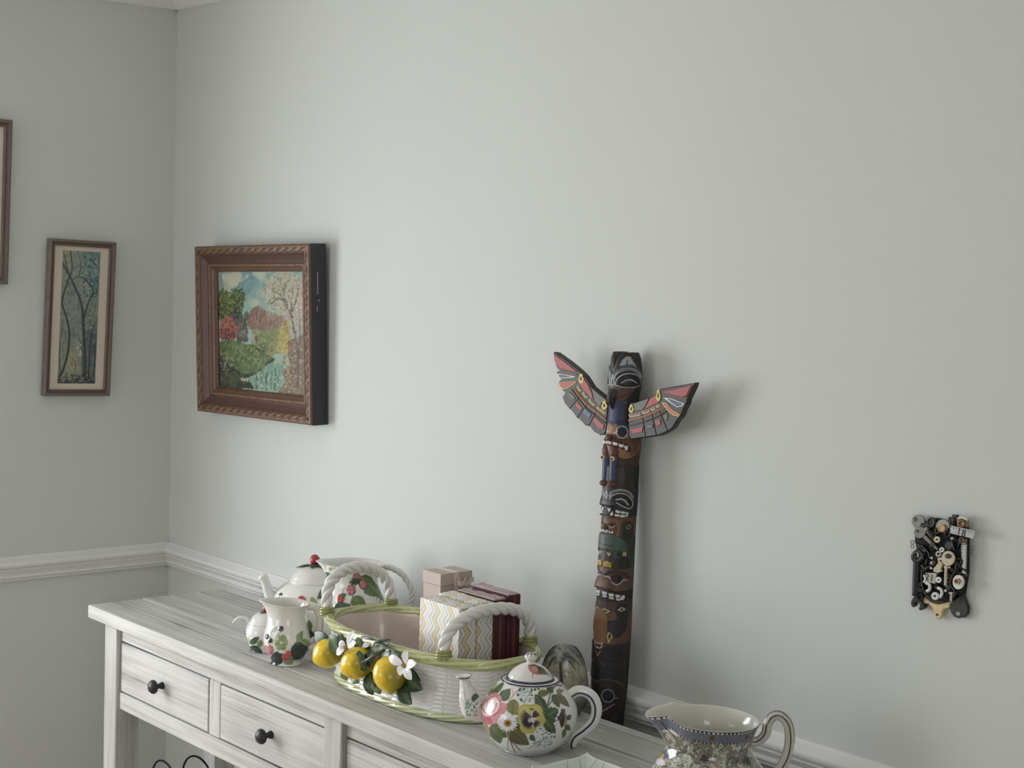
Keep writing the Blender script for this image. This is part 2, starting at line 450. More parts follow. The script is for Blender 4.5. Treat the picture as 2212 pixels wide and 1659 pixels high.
# ================================================================== the console table
ZT = 0.8634
M_wx = wood('whitewashed_wood_long', 0, (199, 198, 194), (124, 122, 119))
M_wz = wood('whitewashed_wood_upright', 2, (198, 197, 194), (126, 124, 121))
M_wd = wood('weathered_wood_inner', 2, (150, 143, 138), (92, 86, 82))
M_black = mat('black_iron', (34, 34, 37), rough=0.42, spec=0.5)
M_dark = mat('dark_wood', (70, 66, 62), rough=0.8)  # plain dark timber of drawer sides, bottoms and back boards
TX0, TX1, TF, TB = 0.4685, 2.50, -0.464, -0.105
tb = thing('console_table', 'long whitewashed grey wood console table with drawers', 'table', (TX0, 0, 0))
def tp(name, x0, x1, y0, y1, z0, z1, m, bev=.0015, parent=tb):
    g = box(x0 - TX0, x1 - TX0, y0, y1, z0, z1, bev); return part(name, g, m, parent, False)
PK = [TF, -0.3945, -0.323, -0.252, -0.179, TB]
for i in range(5):
    tp('plank', TX0 + (.0012 if i % 2 else 0), TX1, PK[i] + .0004, PK[i + 1] - .0004, ZT - .031, ZT - (0.0 if i % 2 == 0 else .0005), M_wx, .0022)
LEGX = [(.5286, .588), (1.454, 1.514), (2.381, 2.441)]
for (a, c) in LEGX:
    tp('leg', a, c, -.4487, -.389, 0, ZT - .0315, M_wz, .002)
    tp('leg', a, c, -.185, -.127, 0, ZT - .0315, M_wz, .002)
YF = -0.437
for (a, c) in ((.588, 1.454), (1.514, 2.381)):
    tp('top_rail', a, c, YF, YF + .02, .7975, ZT - .0315, M_wx)
    tp('bottom_rail', a, c, YF - .003, YF + .02, .637, .6765, M_wx)
    mid = (a + c) / 2
    tp('stile', mid - .0225, mid + .0225, YF, YF + .02, .6770, .7970, M_wz)
    tp('drawer_back_board', a, c, -.150, -.135, .64, ZT - .0315, M_dark)
    for d0, d1 in ((a + .0015, mid - .0250), (mid + .0250, c - .0015)):
        dr = tp('drawer', d0 + .001, d1 - .001, YF - .001, YF + .018, .6795, .7945, M_wx)
        for k in (d0 + .004, d1 - .016):
            tp('drawer_side', k, k + .012, YF + .018, -.155, .6795, .785, M_dark, 0, dr)
        tp('drawer_bottom', d0 + .016, d1 - .016, YF + .018, -.155, .6795, .6875, M_dark, 0, dr)
        kx, kz = (d0 + d1) / 2 - TX0, .737
        prof = [(1e-5, .034), (.006, .0335), (.0115, .031), (.0150, .0265), (.0158, .0225), (.0140, .0185), (.0088, .0155), (.0058, .0125), (.0055, .0085), (.0075, .005), (.0085, 0), (1e-5, 0)]
        P = lathe(prof, 28); P = np.stack([P[..., 0] + kx, (YF - .001) - P[..., 2], P[..., 1] + kz], -1)
        part('knob', grid(P, cv=True), M_black, dr, True, fix=True)
for (a, c) in ((TX0 + .075, TX0 + .10), (TX1 - .10, TX1 - .075)):
    tp('side_apron', a, c, -.389, -.185, .637, ZT - .0315, M_wx)
for i in range(4):
    tp('shelf_slat', .545, 2.425, -.430 + .072 * i, -.361 + .072 * i, .16, .18, M_wx)
for (a, c) in LEGX:
    tp('shelf_rail', a + .015, c - .015, -.389, -.185, .125, .159, M_wx)

# wire hoop basket on the lower shelf, only its two hoops reach into view
M_wire = mat('dark_wire', (40, 36, 34), rough=0.5, metal=0.6)
wb = thing('wire_basket', 'thin dark wire basket with two arched hoops under the console table', 'basket', (.56, -.27, .18))
def ring(cx, cy, z, rx, ry, r=.0025):
    a = np.linspace(0, 2 * math.pi, 48, endpoint=False)
    return tube(np.stack([cx + rx * np.cos(a), cy + ry * np.sin(a), np.full(48, z)], 1), r, 6, closed=True)
part('wire_ring', ring(.02, 0, .003, .085, .06), M_wire, wb)
part('wire_ring', ring(.02, 0, .11, .115, .075), M_wire, wb)
for k in range(14):
    a = k / 14 * 2 * math.pi
    part('wire_rib', tube(smoothc([(.02 + .085 * math.cos(a), .06 * math.sin(a), .003), (.02 + .105 * math.cos(a), .07 * math.sin(a), .05), (.02 + .115 * math.cos(a), .075 * math.sin(a), .11)], 10), .0018, 6), M_wire, wb)
for (u0, u1, top, yy) in ((328, 380, 1644.5, -.25), (393, 463, 1635.5, -.27)):
    A, B = at(u0, 1672, 1, yy), at(u1, 1690 if u1 > 400 else 1676, 1, yy)
    T = at((u0 + u1) / 2, top, 1, yy); o = np.array([.56, -.27, .18]); cx = (A[0] + B[0]) / 2; rx = (B[0] - A[0]) / 2
    zb = min(A[2], B[2]) - .02; a = np.linspace(0, math.pi, 30)
    arc = np.stack([cx + rx * np.cos(a), np.full(30, yy), zb + (T[2] - zb) * np.sin(a) ** .8], 1)
    pth = np.concatenate([[(cx + rx * .9, yy, .28)], arc, [(cx - rx * .9, yy, .28)]])
    part('wire_hoop', tube(pth - o, .0026, 8), M_wire, wb)

# ================================================================== pictures on the walls
M_paint = mat('oil_paint', None, rough=0.38, bump=0.5, bscale=420, coat=0.15)
M_carved = mat('carved_gilt_wood', None, rough=0.42, bump=0.15, bscale=300, spec=0.4)
M_fblack = mat('frame_black_side', (47, 50, 54), rough=0.6, var=0.15, vscale=60)

def frame_rails(parent, W, H, prof, m, colf, n=150, relief=None, name='frame_rail'):
    """four mitred rails in the x-z plane centred at the origin; prof: (inset from outer edge, height towards -y)"""
    pr = np.asarray(prof, float)
    for k, (L, S) in enumerate(((W, H), (H, W), (W, H), (H, W))):
        s = np.linspace(-0.5, 0.5, n)
        w = pr[:, 0]; half = L / 2 - w
        A = s[None, :] * 2 * half[:, None]                      # along the rail
        B = np.broadcast_to((S / 2 - w)[:, None], A.shape)      # across
        D = np.broadcast_to(pr[:, 1][:, None], A.shape).copy()
        if relief is not None: D = D + relief(w[:, None] + 0 * A, A, k)
        a = -k * math.pi / 2
        X = A * math.cos(a) - B * math.sin(a); Z = A * math.sin(a) + B * math.cos(a)
        P = np.stack([X, -D, Z], -1)
        part(name, grid(P), m, parent, True, col=colf(w[:, None] + 0 * A, A, k).reshape(-1, 3), fix=False)

# ---- the landscape in the deep carved frame
PW, PH, PD = 0.545, 0.430, 0.048
pc = at(543, 716, 1, -0.05)
land = thing('framed_landscape_painting', 'landscape oil painting in a deep carved brown and gilt frame', 'painting', (pc[0], 0, pc[2]))
land.rotation_euler = (math.radians(1.3), math.radians(-1.5), 0)
land.location = (pc[0], -0.008, pc[2])
FPROF = [(0, 0), (0, .040), (.0008, .043), (.003, .0465), (.006, .047), (.009, .0455), (.012, .0455), (.015, .047), (.019, .0465), (.0225, .0435), (.0245, .041), (.027, .0395), (.033, .0355), (.040, .032), (.045, .0305),
         (.0465, .0325), (.0495, .0335), (.0525, .0325), (.055, .0295), (.0565, .0265), (.0590, .0265), (.062, .0235), (.066, .0165)]
def frelief(w, a, k):
    r1 = np.exp(-((w - .014) / .0052) ** 2); ph = a * 2 * math.pi / .034
    rope = np.sin(ph + (w - .014) * 420 * (1 if k in (0, 2) else -1))
    lf = np.exp(-((w - .0495) / .003) ** 2) * np.where(np.abs(np.mod(a * 1 + .02, .055) - .0275) < .0035, -1.2, 0.2)
    return r1 * (.0026 * rope + .001 * np.abs(np.sin(ph * .5))) + .0012 * lf
def fcol(w, a, k):
    gold, red, brn, hi = (np.array(c, float) for c in ((100, 76, 58), (86, 58, 53), (74, 53, 45), (164, 136, 106)))
    t = np.ones(w.shape + (3,)) * brn
    def mixin(m, c):
        nonlocal t; m = np.clip(m, 0, 1)[..., None]; t = t * (1 - m) + c * m
    mixin((w < .010) * 1.0, gold); mixin((w >= .010) & (w < .024), np.array((98, 70, 54.)))
    mixin((w > .026) & (w < .046), red); mixin((w > .046) & (w < .057), gold); mixin((w > .057), np.array((104, 74, 57.)))
    ph = a * 2 * math.pi / .034
    rope = np.sin(ph + (w - .014) * 420 * (1 if k in (0, 2) else -1))
    mixin(np.exp(-((w - .014) / .005) ** 2) * (rope > .55) * .55, hi)
    mixin(np.exp(-((w - .014) / .005) ** 2) * (rope < -.6) * .6, np.array((66, 42, 36.)))
    mixin((np.abs(w - .0055) < .0015) * .4 + (np.abs(w - .0495) < .0012) * .35 + (np.abs(w - .0575) < .001) * .5, hi)
    mixin((fbm(a * 160, w * 700, 3 + k) > .62) * .3, np.array((70, 46, 42.)))
    mixin((w <= .0004) * 1.0, np.array((47, 50, 54.)))
    return t
frame_rails(land, PW, PH, FPROF, M_carved, fcol, 190, frelief)
part('frame_back', box(-PW / 2 + .004, PW / 2 - .004, -.012, 0, -PH / 2 + .004, PH / 2 - .004), M_fblack, land, False)
g = []
for sx in (-1, 1): g.append(box(min(sx * (PW / 2 - .003), sx * (PW / 2 + .0006)), max(sx * (PW / 2 - .003), sx * (PW / 2 + .0006)), -.0405, 0, -PH / 2, PH / 2))
for gg in g: part('frame_side', gg, M_fblack, land, False)
M_chip = mat('chipped_paint', (150, 148, 142), rough=0.8)
for (z0, z1, y) in ((.095, .148, -.024), (.055, .067, -.026), (.078, .084, -.021)):
    part('chip_mark', box(PW / 2 + .0006, PW / 2 + .0011, y - .0012, y + .0012, z0, z1), M_chip, land, False)

nu, nv = 250, 210
u, v = np.meshgrid(np.linspace(0, 1, nu), np.linspace(0, 1, nv))
cw, ch = PW - 2 * .0655, PH - 2 * .0655
# pattern coordinates: pixel positions in an enlarged image crop of the painted area
TLc, TRc, BRc, BLc = (np.array(c, float) for c in ((288, 332), (1046, 335), (1062, 1345), (305, 1275)))
XY = ((1 - u) * (1 - v))[..., None] * TLc + (u * (1 - v))[..., None] * TRc + (u * v)[..., None] * BRc + ((1 - u) * v)[..., None] * BLc
X, Y = XY[..., 0], XY[..., 1]
wob = lambda k, q: 26 * (fbm(X * .030, Y * .030, k) - .5) + 22 * (fbm(X * .11, Y * .11, q) - .5)      # loose brushwork
p = Paint(X + wob(21, 22), Y + wob(23, 24), (112, 160, 172))
p.put(np.arange(p.X.size), np.clip((p.Y - 380) / 330, 0, 1) * .75, (158, 196, 192))
cl = fbm(p.X * .008, p.Y * .010, 5)
p.put(np.arange(p.X.size), np.clip((cl - .52) * 6, 0, 1) * (p.Y < 620) * .8, (190, 196, 184))
p.poly([(325, 350), (420, 338), (505, 342), (480, 420), (410, 480), (372, 455), (335, 410)], (196, 196, 178), smooth=True, vary=18, vs=.03)
p.poly([(535, 350), (570, 355), (545, 440), (520, 430)], (176, 200, 196)); p.poly([(610, 336), (720, 336), (690, 400), (625, 385)], (186, 198, 186), smooth=True)
p.poly([(520, 400), (640, 380), (560, 520), (500, 520)], (104, 160, 172), smooth=True, vary=14, vs=.05)
# mountain
p.poly([(545, 760), (560, 690), (590, 645), (650, 612), (700, 640), (740, 665), (810, 672), (880, 700), (900, 800), (760, 880), (620, 830)], (146, 108, 94), smooth=False, vary=26, vs=.05)
for i in range(22):
    x = 560 + i * 15; y = 640 + 30 * math.sin(i) + max(0, i - 8) * 5
    p.line([(x + 10, y + 30), (x - 2, y + 85), (x - 14, y + 130)], 6, (112, 84, 78) if i % 2 else (168, 126, 108))
p.poly([(600, 800), (700, 820), (850, 800), (870, 1000), (620, 960)], (128, 152, 118), smooth=True, vary=22, vs=.04, n=4)
# left trees
for (x, y, rx, ry, c) in ((325, 560, 60, 90, (78, 106, 56)), (330, 640, 55, 90, (62, 84, 46)), (405, 590, 55, 80, (96, 122, 48)), (470, 550, 58, 85, (72, 98, 52)), (480, 620, 45, 60, (52, 70, 44)), (420, 650, 70, 50, (58, 78, 42)), (545, 700, 22, 40, (86, 104, 74))):
    p.ell(x, y, rx, ry, c, rag=.35, seed=x)
p.dots(240, 400, 590, 120, 110, 3, 8, ((128, 146, 62), (58, 84, 44), (96, 124, 66), (150, 158, 70)), 3)
# house
p.poly([(385, 690), (420, 668), (500, 665), (552, 800), (560, 905), (470, 905), (430, 790)], (88, 92, 94), vary=22, vs=.06)
p.line([(380, 690), (430, 668), (505, 668), (552, 790), (560, 830)], 10, (52, 48, 52), smooth=False)
p.line([(430, 690), (470, 800), (475, 900)], 5, (58, 58, 64)); p.poly([(480, 820), (530, 815), (540, 870), (490, 880)], (112, 120, 104))
p.poly([(440, 690), (480, 685), (490, 715), (450, 715)], (60, 62, 70)); p.line([(500, 745), (510, 800)], 4, (150, 150, 120))
for (x, y, rx, ry, c) in ((375, 760, 62, 66, (186, 98, 76)), (345, 830, 45, 55, (150, 64, 66)), (430, 820, 50, 66, (176, 92, 80)), (390, 860, 60, 40, (112, 48, 54))):
    p.ell(x, y, rx, ry, c, rag=.4, seed=y)
p.dots(120, 385, 800, 80, 90, 3, 8, ((204, 116, 90), (132, 52, 58), (190, 100, 84), (96, 44, 46)), 5)
p.line([(620, 800), (625, 850)], 8, (150, 120, 110)); p.ell(620, 875, 34, 40, (168, 160, 136), rag=.4); p.ell(640, 880, 14, 30, (132, 82, 76))
# bushes
for (x, y, rx, ry, c) in ((735, 880, 60, 60, (112, 136, 74)), (790, 860, 40, 60, (120, 142, 92)), (760, 960, 50, 60, (150, 150, 86)), (690, 960, 40, 40, (78, 104, 60)), (880, 830, 52, 90, (190, 168, 72)), (900, 930, 45, 90, (176, 156, 76)), (850, 950, 40, 50, (196, 178, 84))):
    p.ell(x, y, rx, ry, c, rag=.4, seed=x)
p.dots(200, 880, 890, 70, 150, 3, 8, ((214, 190, 84), (168, 140, 70), (120, 110, 60), (196, 174, 92)), 6)
p.dots(120, 740, 910, 90, 80, 3, 8, ((140, 156, 92), (90, 112, 60), (168, 168, 110)), 7)
# hill
p.poly([(296, 900), (400, 890), (480, 905), (590, 935), (690, 990), (800, 1045), (735, 1090), (680, 1150), (560, 1190), (440, 1130), (296, 1040)], (92, 120, 62), vary=36, vs=.035, n=2)
p.dots(260, 530, 1020, 200, 90, 4, 11, ((118, 144, 82), (74, 102, 50), (100, 128, 66), (134, 152, 96)), 8)
p.line([(590, 930), (690, 990), (790, 1045)], 9, (56, 70, 44)); p.line([(385, 900), (330, 990)], 8, (50, 62, 40))
p.poly([(296, 1000), (400, 1090), (500, 1160), (610, 1190), (615, 1290), (296, 1285)], (48, 58, 46), vary=20, vs=.05)
p.poly([(560, 1180), (690, 1120), (720, 1130), (660, 1190)], (50, 60, 44)); p.poly([(700, 1090), (790, 1040), (800, 1060), (720, 1110)], (52, 64, 46))
p.dots(90, 360, 1080, 70, 80, 2, 5, ((190, 196, 180), (120, 140, 110), (80, 100, 70)), 9)
p.dots(120, 430, 1210, 130, 60, 3, 8, ((84, 100, 60), (58, 72, 48), (104, 112, 70)), 10)
# water
p.poly([(575, 1200), (690, 1130), (760, 1080), (860, 1075), (890, 1150), (905, 1215), (820, 1325), (610, 1290)], (122, 172, 158), vary=18, vs=.03)
p.poly([(775, 1010), (900, 1010), (890, 1070), (820, 1080)], (152, 190, 170))
for i, x in enumerate((640, 690, 725, 765, 800, 830)):
    p.line([(x, 1130 + 8 * i % 30), (x - 4, 1290)], 18, (76, 118, 106) if i % 2 == 0 else (96, 140, 128))
p.dots(46, 730, 1210, 130, 80, 2, 7, ((222, 230, 220), (190, 214, 204)), 11)
p.dots(30, 530, 1215, 40, 14, 3, 6, ((206, 206, 200),), 12)
# right bank and tree
p.poly([(905, 900), (1070, 820), (1070, 1350), (815, 1325), (890, 1225), (850, 1160), (915, 1090)], (124, 104, 84), vary=26, vs=.05)
p.dots(300, 960, 1130, 110, 200, 3, 9, ((164, 142, 104), (96, 78, 62), (182, 158, 110), (134, 110, 92), (190, 160, 120)), 13)
p.ell(880, 500, 185, 170, (176, 182, 166), soft=.6, rag=.5); p.ell(990, 650, 90, 200, (172, 164, 156), soft=.6, rag=.5)
p.dots(520, 880, 520, 190, 190, 3, 9, ((196, 190, 164), (168, 156, 118), (146, 136, 104), (206, 200, 186), (186, 170, 140)), 14)
p.dots(320, 990, 620, 100, 230, 3, 8, ((190, 178, 170), (164, 148, 140), (206, 198, 190), (150, 136, 118)), 15)
for q in ([(985, 1000), (968, 850), (925, 690), (880, 560), (835, 400)], [(955, 830), (930, 640), (940, 480)], [(905, 620), (850, 540), (770, 480)], [(880, 560), (820, 560), (750, 600)], [(925, 690), (970, 560), (1000, 440)], [(860, 480), (900, 420), (930, 360)], [(985, 1000), (1000, 800), (990, 640)]):
    p.line(q, 11, (92, 78, 68), 4)
p.line([(985, 1240), (988, 1100), (985, 980)], 18, (96, 78, 70))
rg = np.random.RandomState(2)
for _ in range(46):
    x, y = 760 + 190 * rg.rand(), 390 + 260 * rg.rand(); a = rg.rand() * 6.28
    p.line([(x, y), (x + 22 * math.cos(a), y + 22 * math.sin(a))], 4, (98, 86, 70))
p.put(np.arange(p.X.size), (fbm(p.X * .06, p.Y * .06, 9) > .6) * .12, (240, 240, 230))
p.C = (p.C.mean(1, keepdims=True) * .26 + p.C * .74) * np.array((.90, .90, .85)) + 4   # aged varnish
P = np.stack([(u - .5) * cw, -.0140 - .0008 * fbm(X * .05, Y * .05, 1), (.5 - v) * ch], -1)
part('canvas', grid(P[::-1]), M_paint, land, True, col=p.C.reshape(nv, nu, 3)[::-1].reshape(-1, 3), label='painted cottage, river and autumn trees')

# ---- the narrow tree print on the left wall
M_mat = mat('mat_board', (206, 196, 180), rough=0.85)
M_print = mat('watercolour_print', None, rough=0.6)
M_thin = mat('thin_brown_frame', None, rough=0.45, bump=0.1, bscale=200)
def thin_frame(root, W, H, fw, depth):
    pr = [(0, 0), (0, depth * .85), (fw * .12, depth), (fw * .4, depth), (fw * .5, depth * .8), (fw * .75, depth * .72), (fw * .85, depth * .8), (fw, depth * .62), (fw, depth * .3)]
    def cf(w, a, k):
        t = np.ones(w.shape + (3,)) * np.array((112, 97, 89.)); t[(w > fw * .42) & (w < fw * .8)] = (88, 75, 70); t[w < fw * .05] = (120, 108, 102)
        t *= (0.92 + .16 * fbm(a * 60, w * 900, k))[..., None]; return t
    frame_rails(root, W, H, pr, M_thin, cf, 40)
    part('frame_back', box(-W / 2 + .002, W / 2 - .002, -.004, 0, -H / 2 + .002, H / 2 - .002), M_fblack, root, False)
c2 = (at(107, 514, 0, .02) + at(249, 525, 0, .02) + at(237, 855, 0, .02) + at(97, 855, 0, .02)) / 4
W2, H2 = 0.186, 0.408
pr2 = thing('framed_tree_print', 'narrow framed print of bare trees in a cream mat on the left wall', 'picture', (0.004, c2[1], c2[2]))
pr2.rotation_euler = Matrix.Rotation(math.pi / 2, 3, 'Z').to_euler()
pr2.rotation_euler = (Matrix.Rotation(math.pi / 2, 3, 'Z') @ Matrix.Rotation(math.radians(.6), 3, 'X') @ Matrix.Rotation(math.radians(1.6), 3, 'Y')).to_euler()
thin_frame(pr2, W2, H2, .017, .020)
part('mat_board', box(-W2 / 2 + .012, W2 / 2 - .012, -.0085, -.004, -H2 / 2 + .012, H2 / 2 - .012), M_mat, pr2, False)
nu, nv = 90, 250
u, v = np.meshgrid(np.linspace(0, 1, nu), np.linspace(0, 1, nv))
cor = [np.array(c, float) for c in ((350, 795), (562, 805), (528, 1522), (318, 1522))]
XY = ((1 - u) * (1 - v))[..., None] * cor[0] + (u * (1 - v))[..., None] * cor[1] + (u * v)[..., None] * cor[2] + ((1 - u) * v)[..., None] * cor[3]
X, Y = XY[..., 0], XY[..., 1]
p = Paint(X, Y, (128, 140, 132))
al = np.arange(p.X.size)
p.put(al, np.clip((p.X - 440) / 100, 0, 1) * np.clip((1120 - p.Y) / 160, 0, 1) * .85, (92, 122, 128))
p.put(al, np.clip((440 - p.X) / 80, 0, 1) * np.clip((1000 - p.Y) / 150, 0, 1) * .8, (164, 162, 138))
p.put(al, np.clip(1 - np.hypot((p.X - 400) / 70, (p.Y - 1400) / 130), 0, 1) * .9, (164, 156, 118))
p.put(al, np.clip((p.X - 440) / 60, 0, 1) * np.clip((p.Y - 1130) / 120, 0, 1) * .8, (72, 78, 88))
p.put(al, np.clip((p.Y - 1460) / 60, 0, 1) * .85, (52, 54, 58))
p.put(al, (fbm(p.X * .05, p.Y * .05, 4) - .35) * .9, (172, 168, 148)); p.put(al, np.clip(.5 - fbm(p.X * .06, p.Y * .05, 8), 0, 1) * 1.2, (70, 80, 84))
p.dots(160, 500, 940, 60, 130, 3, 8, ((82, 116, 128), (120, 142, 142), (66, 92, 104), (150, 160, 150)), 3)
p.dots(200, 450, 1060, 100, 200, 2, 6, ((140, 146, 130), (98, 110, 108), (164, 160, 140)), 4)
tc_ = (62, 66, 66)
for q, w in (([(330, 1500), (370, 1380), (385, 1250), (365, 1150), (345, 1080), (370, 980), (400, 900), (392, 800)], 13), ([(475, 1500), (470, 1350), (462, 1180), (450, 1080), (400, 960), (345, 860)], 17), ([(462, 1180), (500, 1060), (540, 1020)], 9), ([(500, 1060), (520, 1010), (470, 950), (430, 940), (400, 960)], 9),
             ([(490, 1500), (500, 1330), (520, 1200)], 11), ([(385, 930), (350, 800)], 6), ([(440, 930), (450, 870), (430, 800)], 5), ([(335, 1480), (330, 1350), (345, 1200)], 6), ([(460, 1490), (455, 1350), (430, 1240)], 6), ([(520, 1480), (530, 1300)], 8), ([(400, 1500), (420, 1420), (400, 1380)], 4)):
    p.line(q, w, tc_, w * .45)
p.dots(60, 420, 1490, 100, 30, 2, 6, ((40, 42, 44), (150, 146, 120)), 6); p.dots(14, 440, 1340, 12, 40, 3, 5, ((196, 198, 192),), 8)
P = np.stack([(u - .5) * .1055, np.full(u.shape, -.0090), (.5 - v) * .347 + .002], -1)
part('print', grid(P[::-1]), M_print, pr2, True, col=p.C.reshape(nv, nu, 3)[::-1].reshape(-1, 3))

# ---- the larger frame cut by the picture's left edge
tr, br = at(27, 257, 0, .02), at(17, 612, 0, .02)
H3, W3 = tr[2] - br[2], 0.32
pr3 = thing('framed_picture', 'larger framed picture with a cream mat, hung higher, cut off at left', 'picture', (.004, (tr[1] + br[1]) / 2 - W3 / 2, (tr[2] + br[2]) / 2))
pr3.rotation_euler = (Matrix.Rotation(math.pi / 2, 3, 'Z') @ Matrix.Rotation(math.radians(.6), 3, 'X') @ Matrix.Rotation(math.radians(1.0), 3, 'Y')).to_euler()
thin_frame(pr3, W3, H3, .019, .020)
part('mat_board', box(-W3 / 2 + .012, W3 / 2 - .012, -.0085, -.004, -H3 / 2 + .012, H3 / 2 - .012), M_mat, pr3, False)
nu, nv = 60, 80
u, v = np.meshgrid(np.linspace(0, 1, nu), np.linspace(0, 1, nv))
p = Paint(u * 100, v * 130, (132, 142, 136)); p.put(np.arange(p.X.size), fbm(p.X * .08, p.Y * .08, 2), (92, 108, 112))
for x in (20, 45, 70, 85): p.line([(x, 130), (x + 4, 80), (x - 6, 30), (x + 8, 0)], 5, (66, 68, 68), 2)
P = np.stack([(u - .5) * (W3 - .13), np.full(u.shape, -.0090), (.5 - v) * (H3 - .13)], -1)
part('print', grid(P[::-1]), M_print, pr3, True, col=p.C.reshape(nv, nu, 3)[::-1].reshape(-1, 3))

# ================================================================== the totem pole
M_tot = mat('painted_carved_cedar', None, rough=0.5, bump=0.12, bscale=260, spec=0.4)
TOP = at(1353, 762, 1, -.037); BOT = at(1313, 1500, 1, -.0635)
tz = lambda z: (np.asarray(z, float) - BOT[2]) / (TOP[2] - BOT[2])
axis = lambda z: (BOT[0] + (TOP[0] - BOT[0]) * tz(z), BOT[1] + (TOP[1] - BOT[1]) * tz(z))
MP = 0.862e-3
ax0 = axis(0.0)
tot = thing('totem_pole', 'carved and painted totem pole with spread wings leaning on the wall', 'totem pole', (ax0[0], ax0[1], 0))
T0 = np.array([ax0[0], ax0[1], 0.0])
# carving heights are image pixel rows: row -> z on the pole's axis
zrow = lambda r: TOP[2] + (BOT[2] - TOP[2]) * (np.asarray(r, float) - 762) / (1500 - 762)
rowz = lambda z: 762 + (np.asarray(z, float) - TOP[2]) / (BOT[2] - TOP[2]) * (1500 - 762)
cxrow = lambda r: 1353 + (1313 - 1353) * (np.asarray(r, float) - 762) / (1500 - 762)
SID = facing((TOP[0], TOP[1], 1.2)); SC, SS = math.cos(SID), math.sin(SID)
RROW = np.array([(758, 30), (775, 33), (797, 36.5), (830, 37), (845, 35), (862, 33), (880, 32), (915, 33), (935, 35), (955, 38), (975, 37), (990, 33), (1000, 33), (1004, 36), (1045, 36), (1060, 37), (1085, 36.5), (1110, 35), (1118, 34), (1150, 34), (1165, 35), (1205, 35.5), (1222, 36), (1240, 36.5), (1290, 36), (1296, 36), (1330, 38), (1360, 39), (1385, 38.5), (1400, 38), (1450, 38), (1475, 38.5), (1500, 36.5), (1530, 33), (1560, 30), (1600, 32), (1760, 36), (2000, 36), (2510, 37)], float)
rad = lambda row: np.interp(row, RROW[:, 0], RROW[:, 1]) * MP
def section(th, row):
    r = rad(row); x, y = r * np.cos(th), r * np.sin(th)
    # the back of the log is left squared and runs on towards the wall
    yb = np.clip(np.interp(row, [790, 860, 900, 1400, 1560], [.020, .020, .032, .033, .030]), .8 * r, None)
    k = np.clip((np.sin(th) - .35) / .3, 0, 1)
    return np.where(k > 0, np.clip(x, -.80 * r, .80 * r) * k + x * (1 - k), x), y * (1 - k) + k * np.minimum(yb, y * 1.0 + (yb - .8 * r) * k)
def pattern(x, y, row):
    """image pixel coordinates on the pole, as the camera sees it: both flanks carry the same carving, mirrored about its front"""
    xm = np.abs(x); k = (xm * SC + y * SS) / MP
    return cxrow(row) + k, row
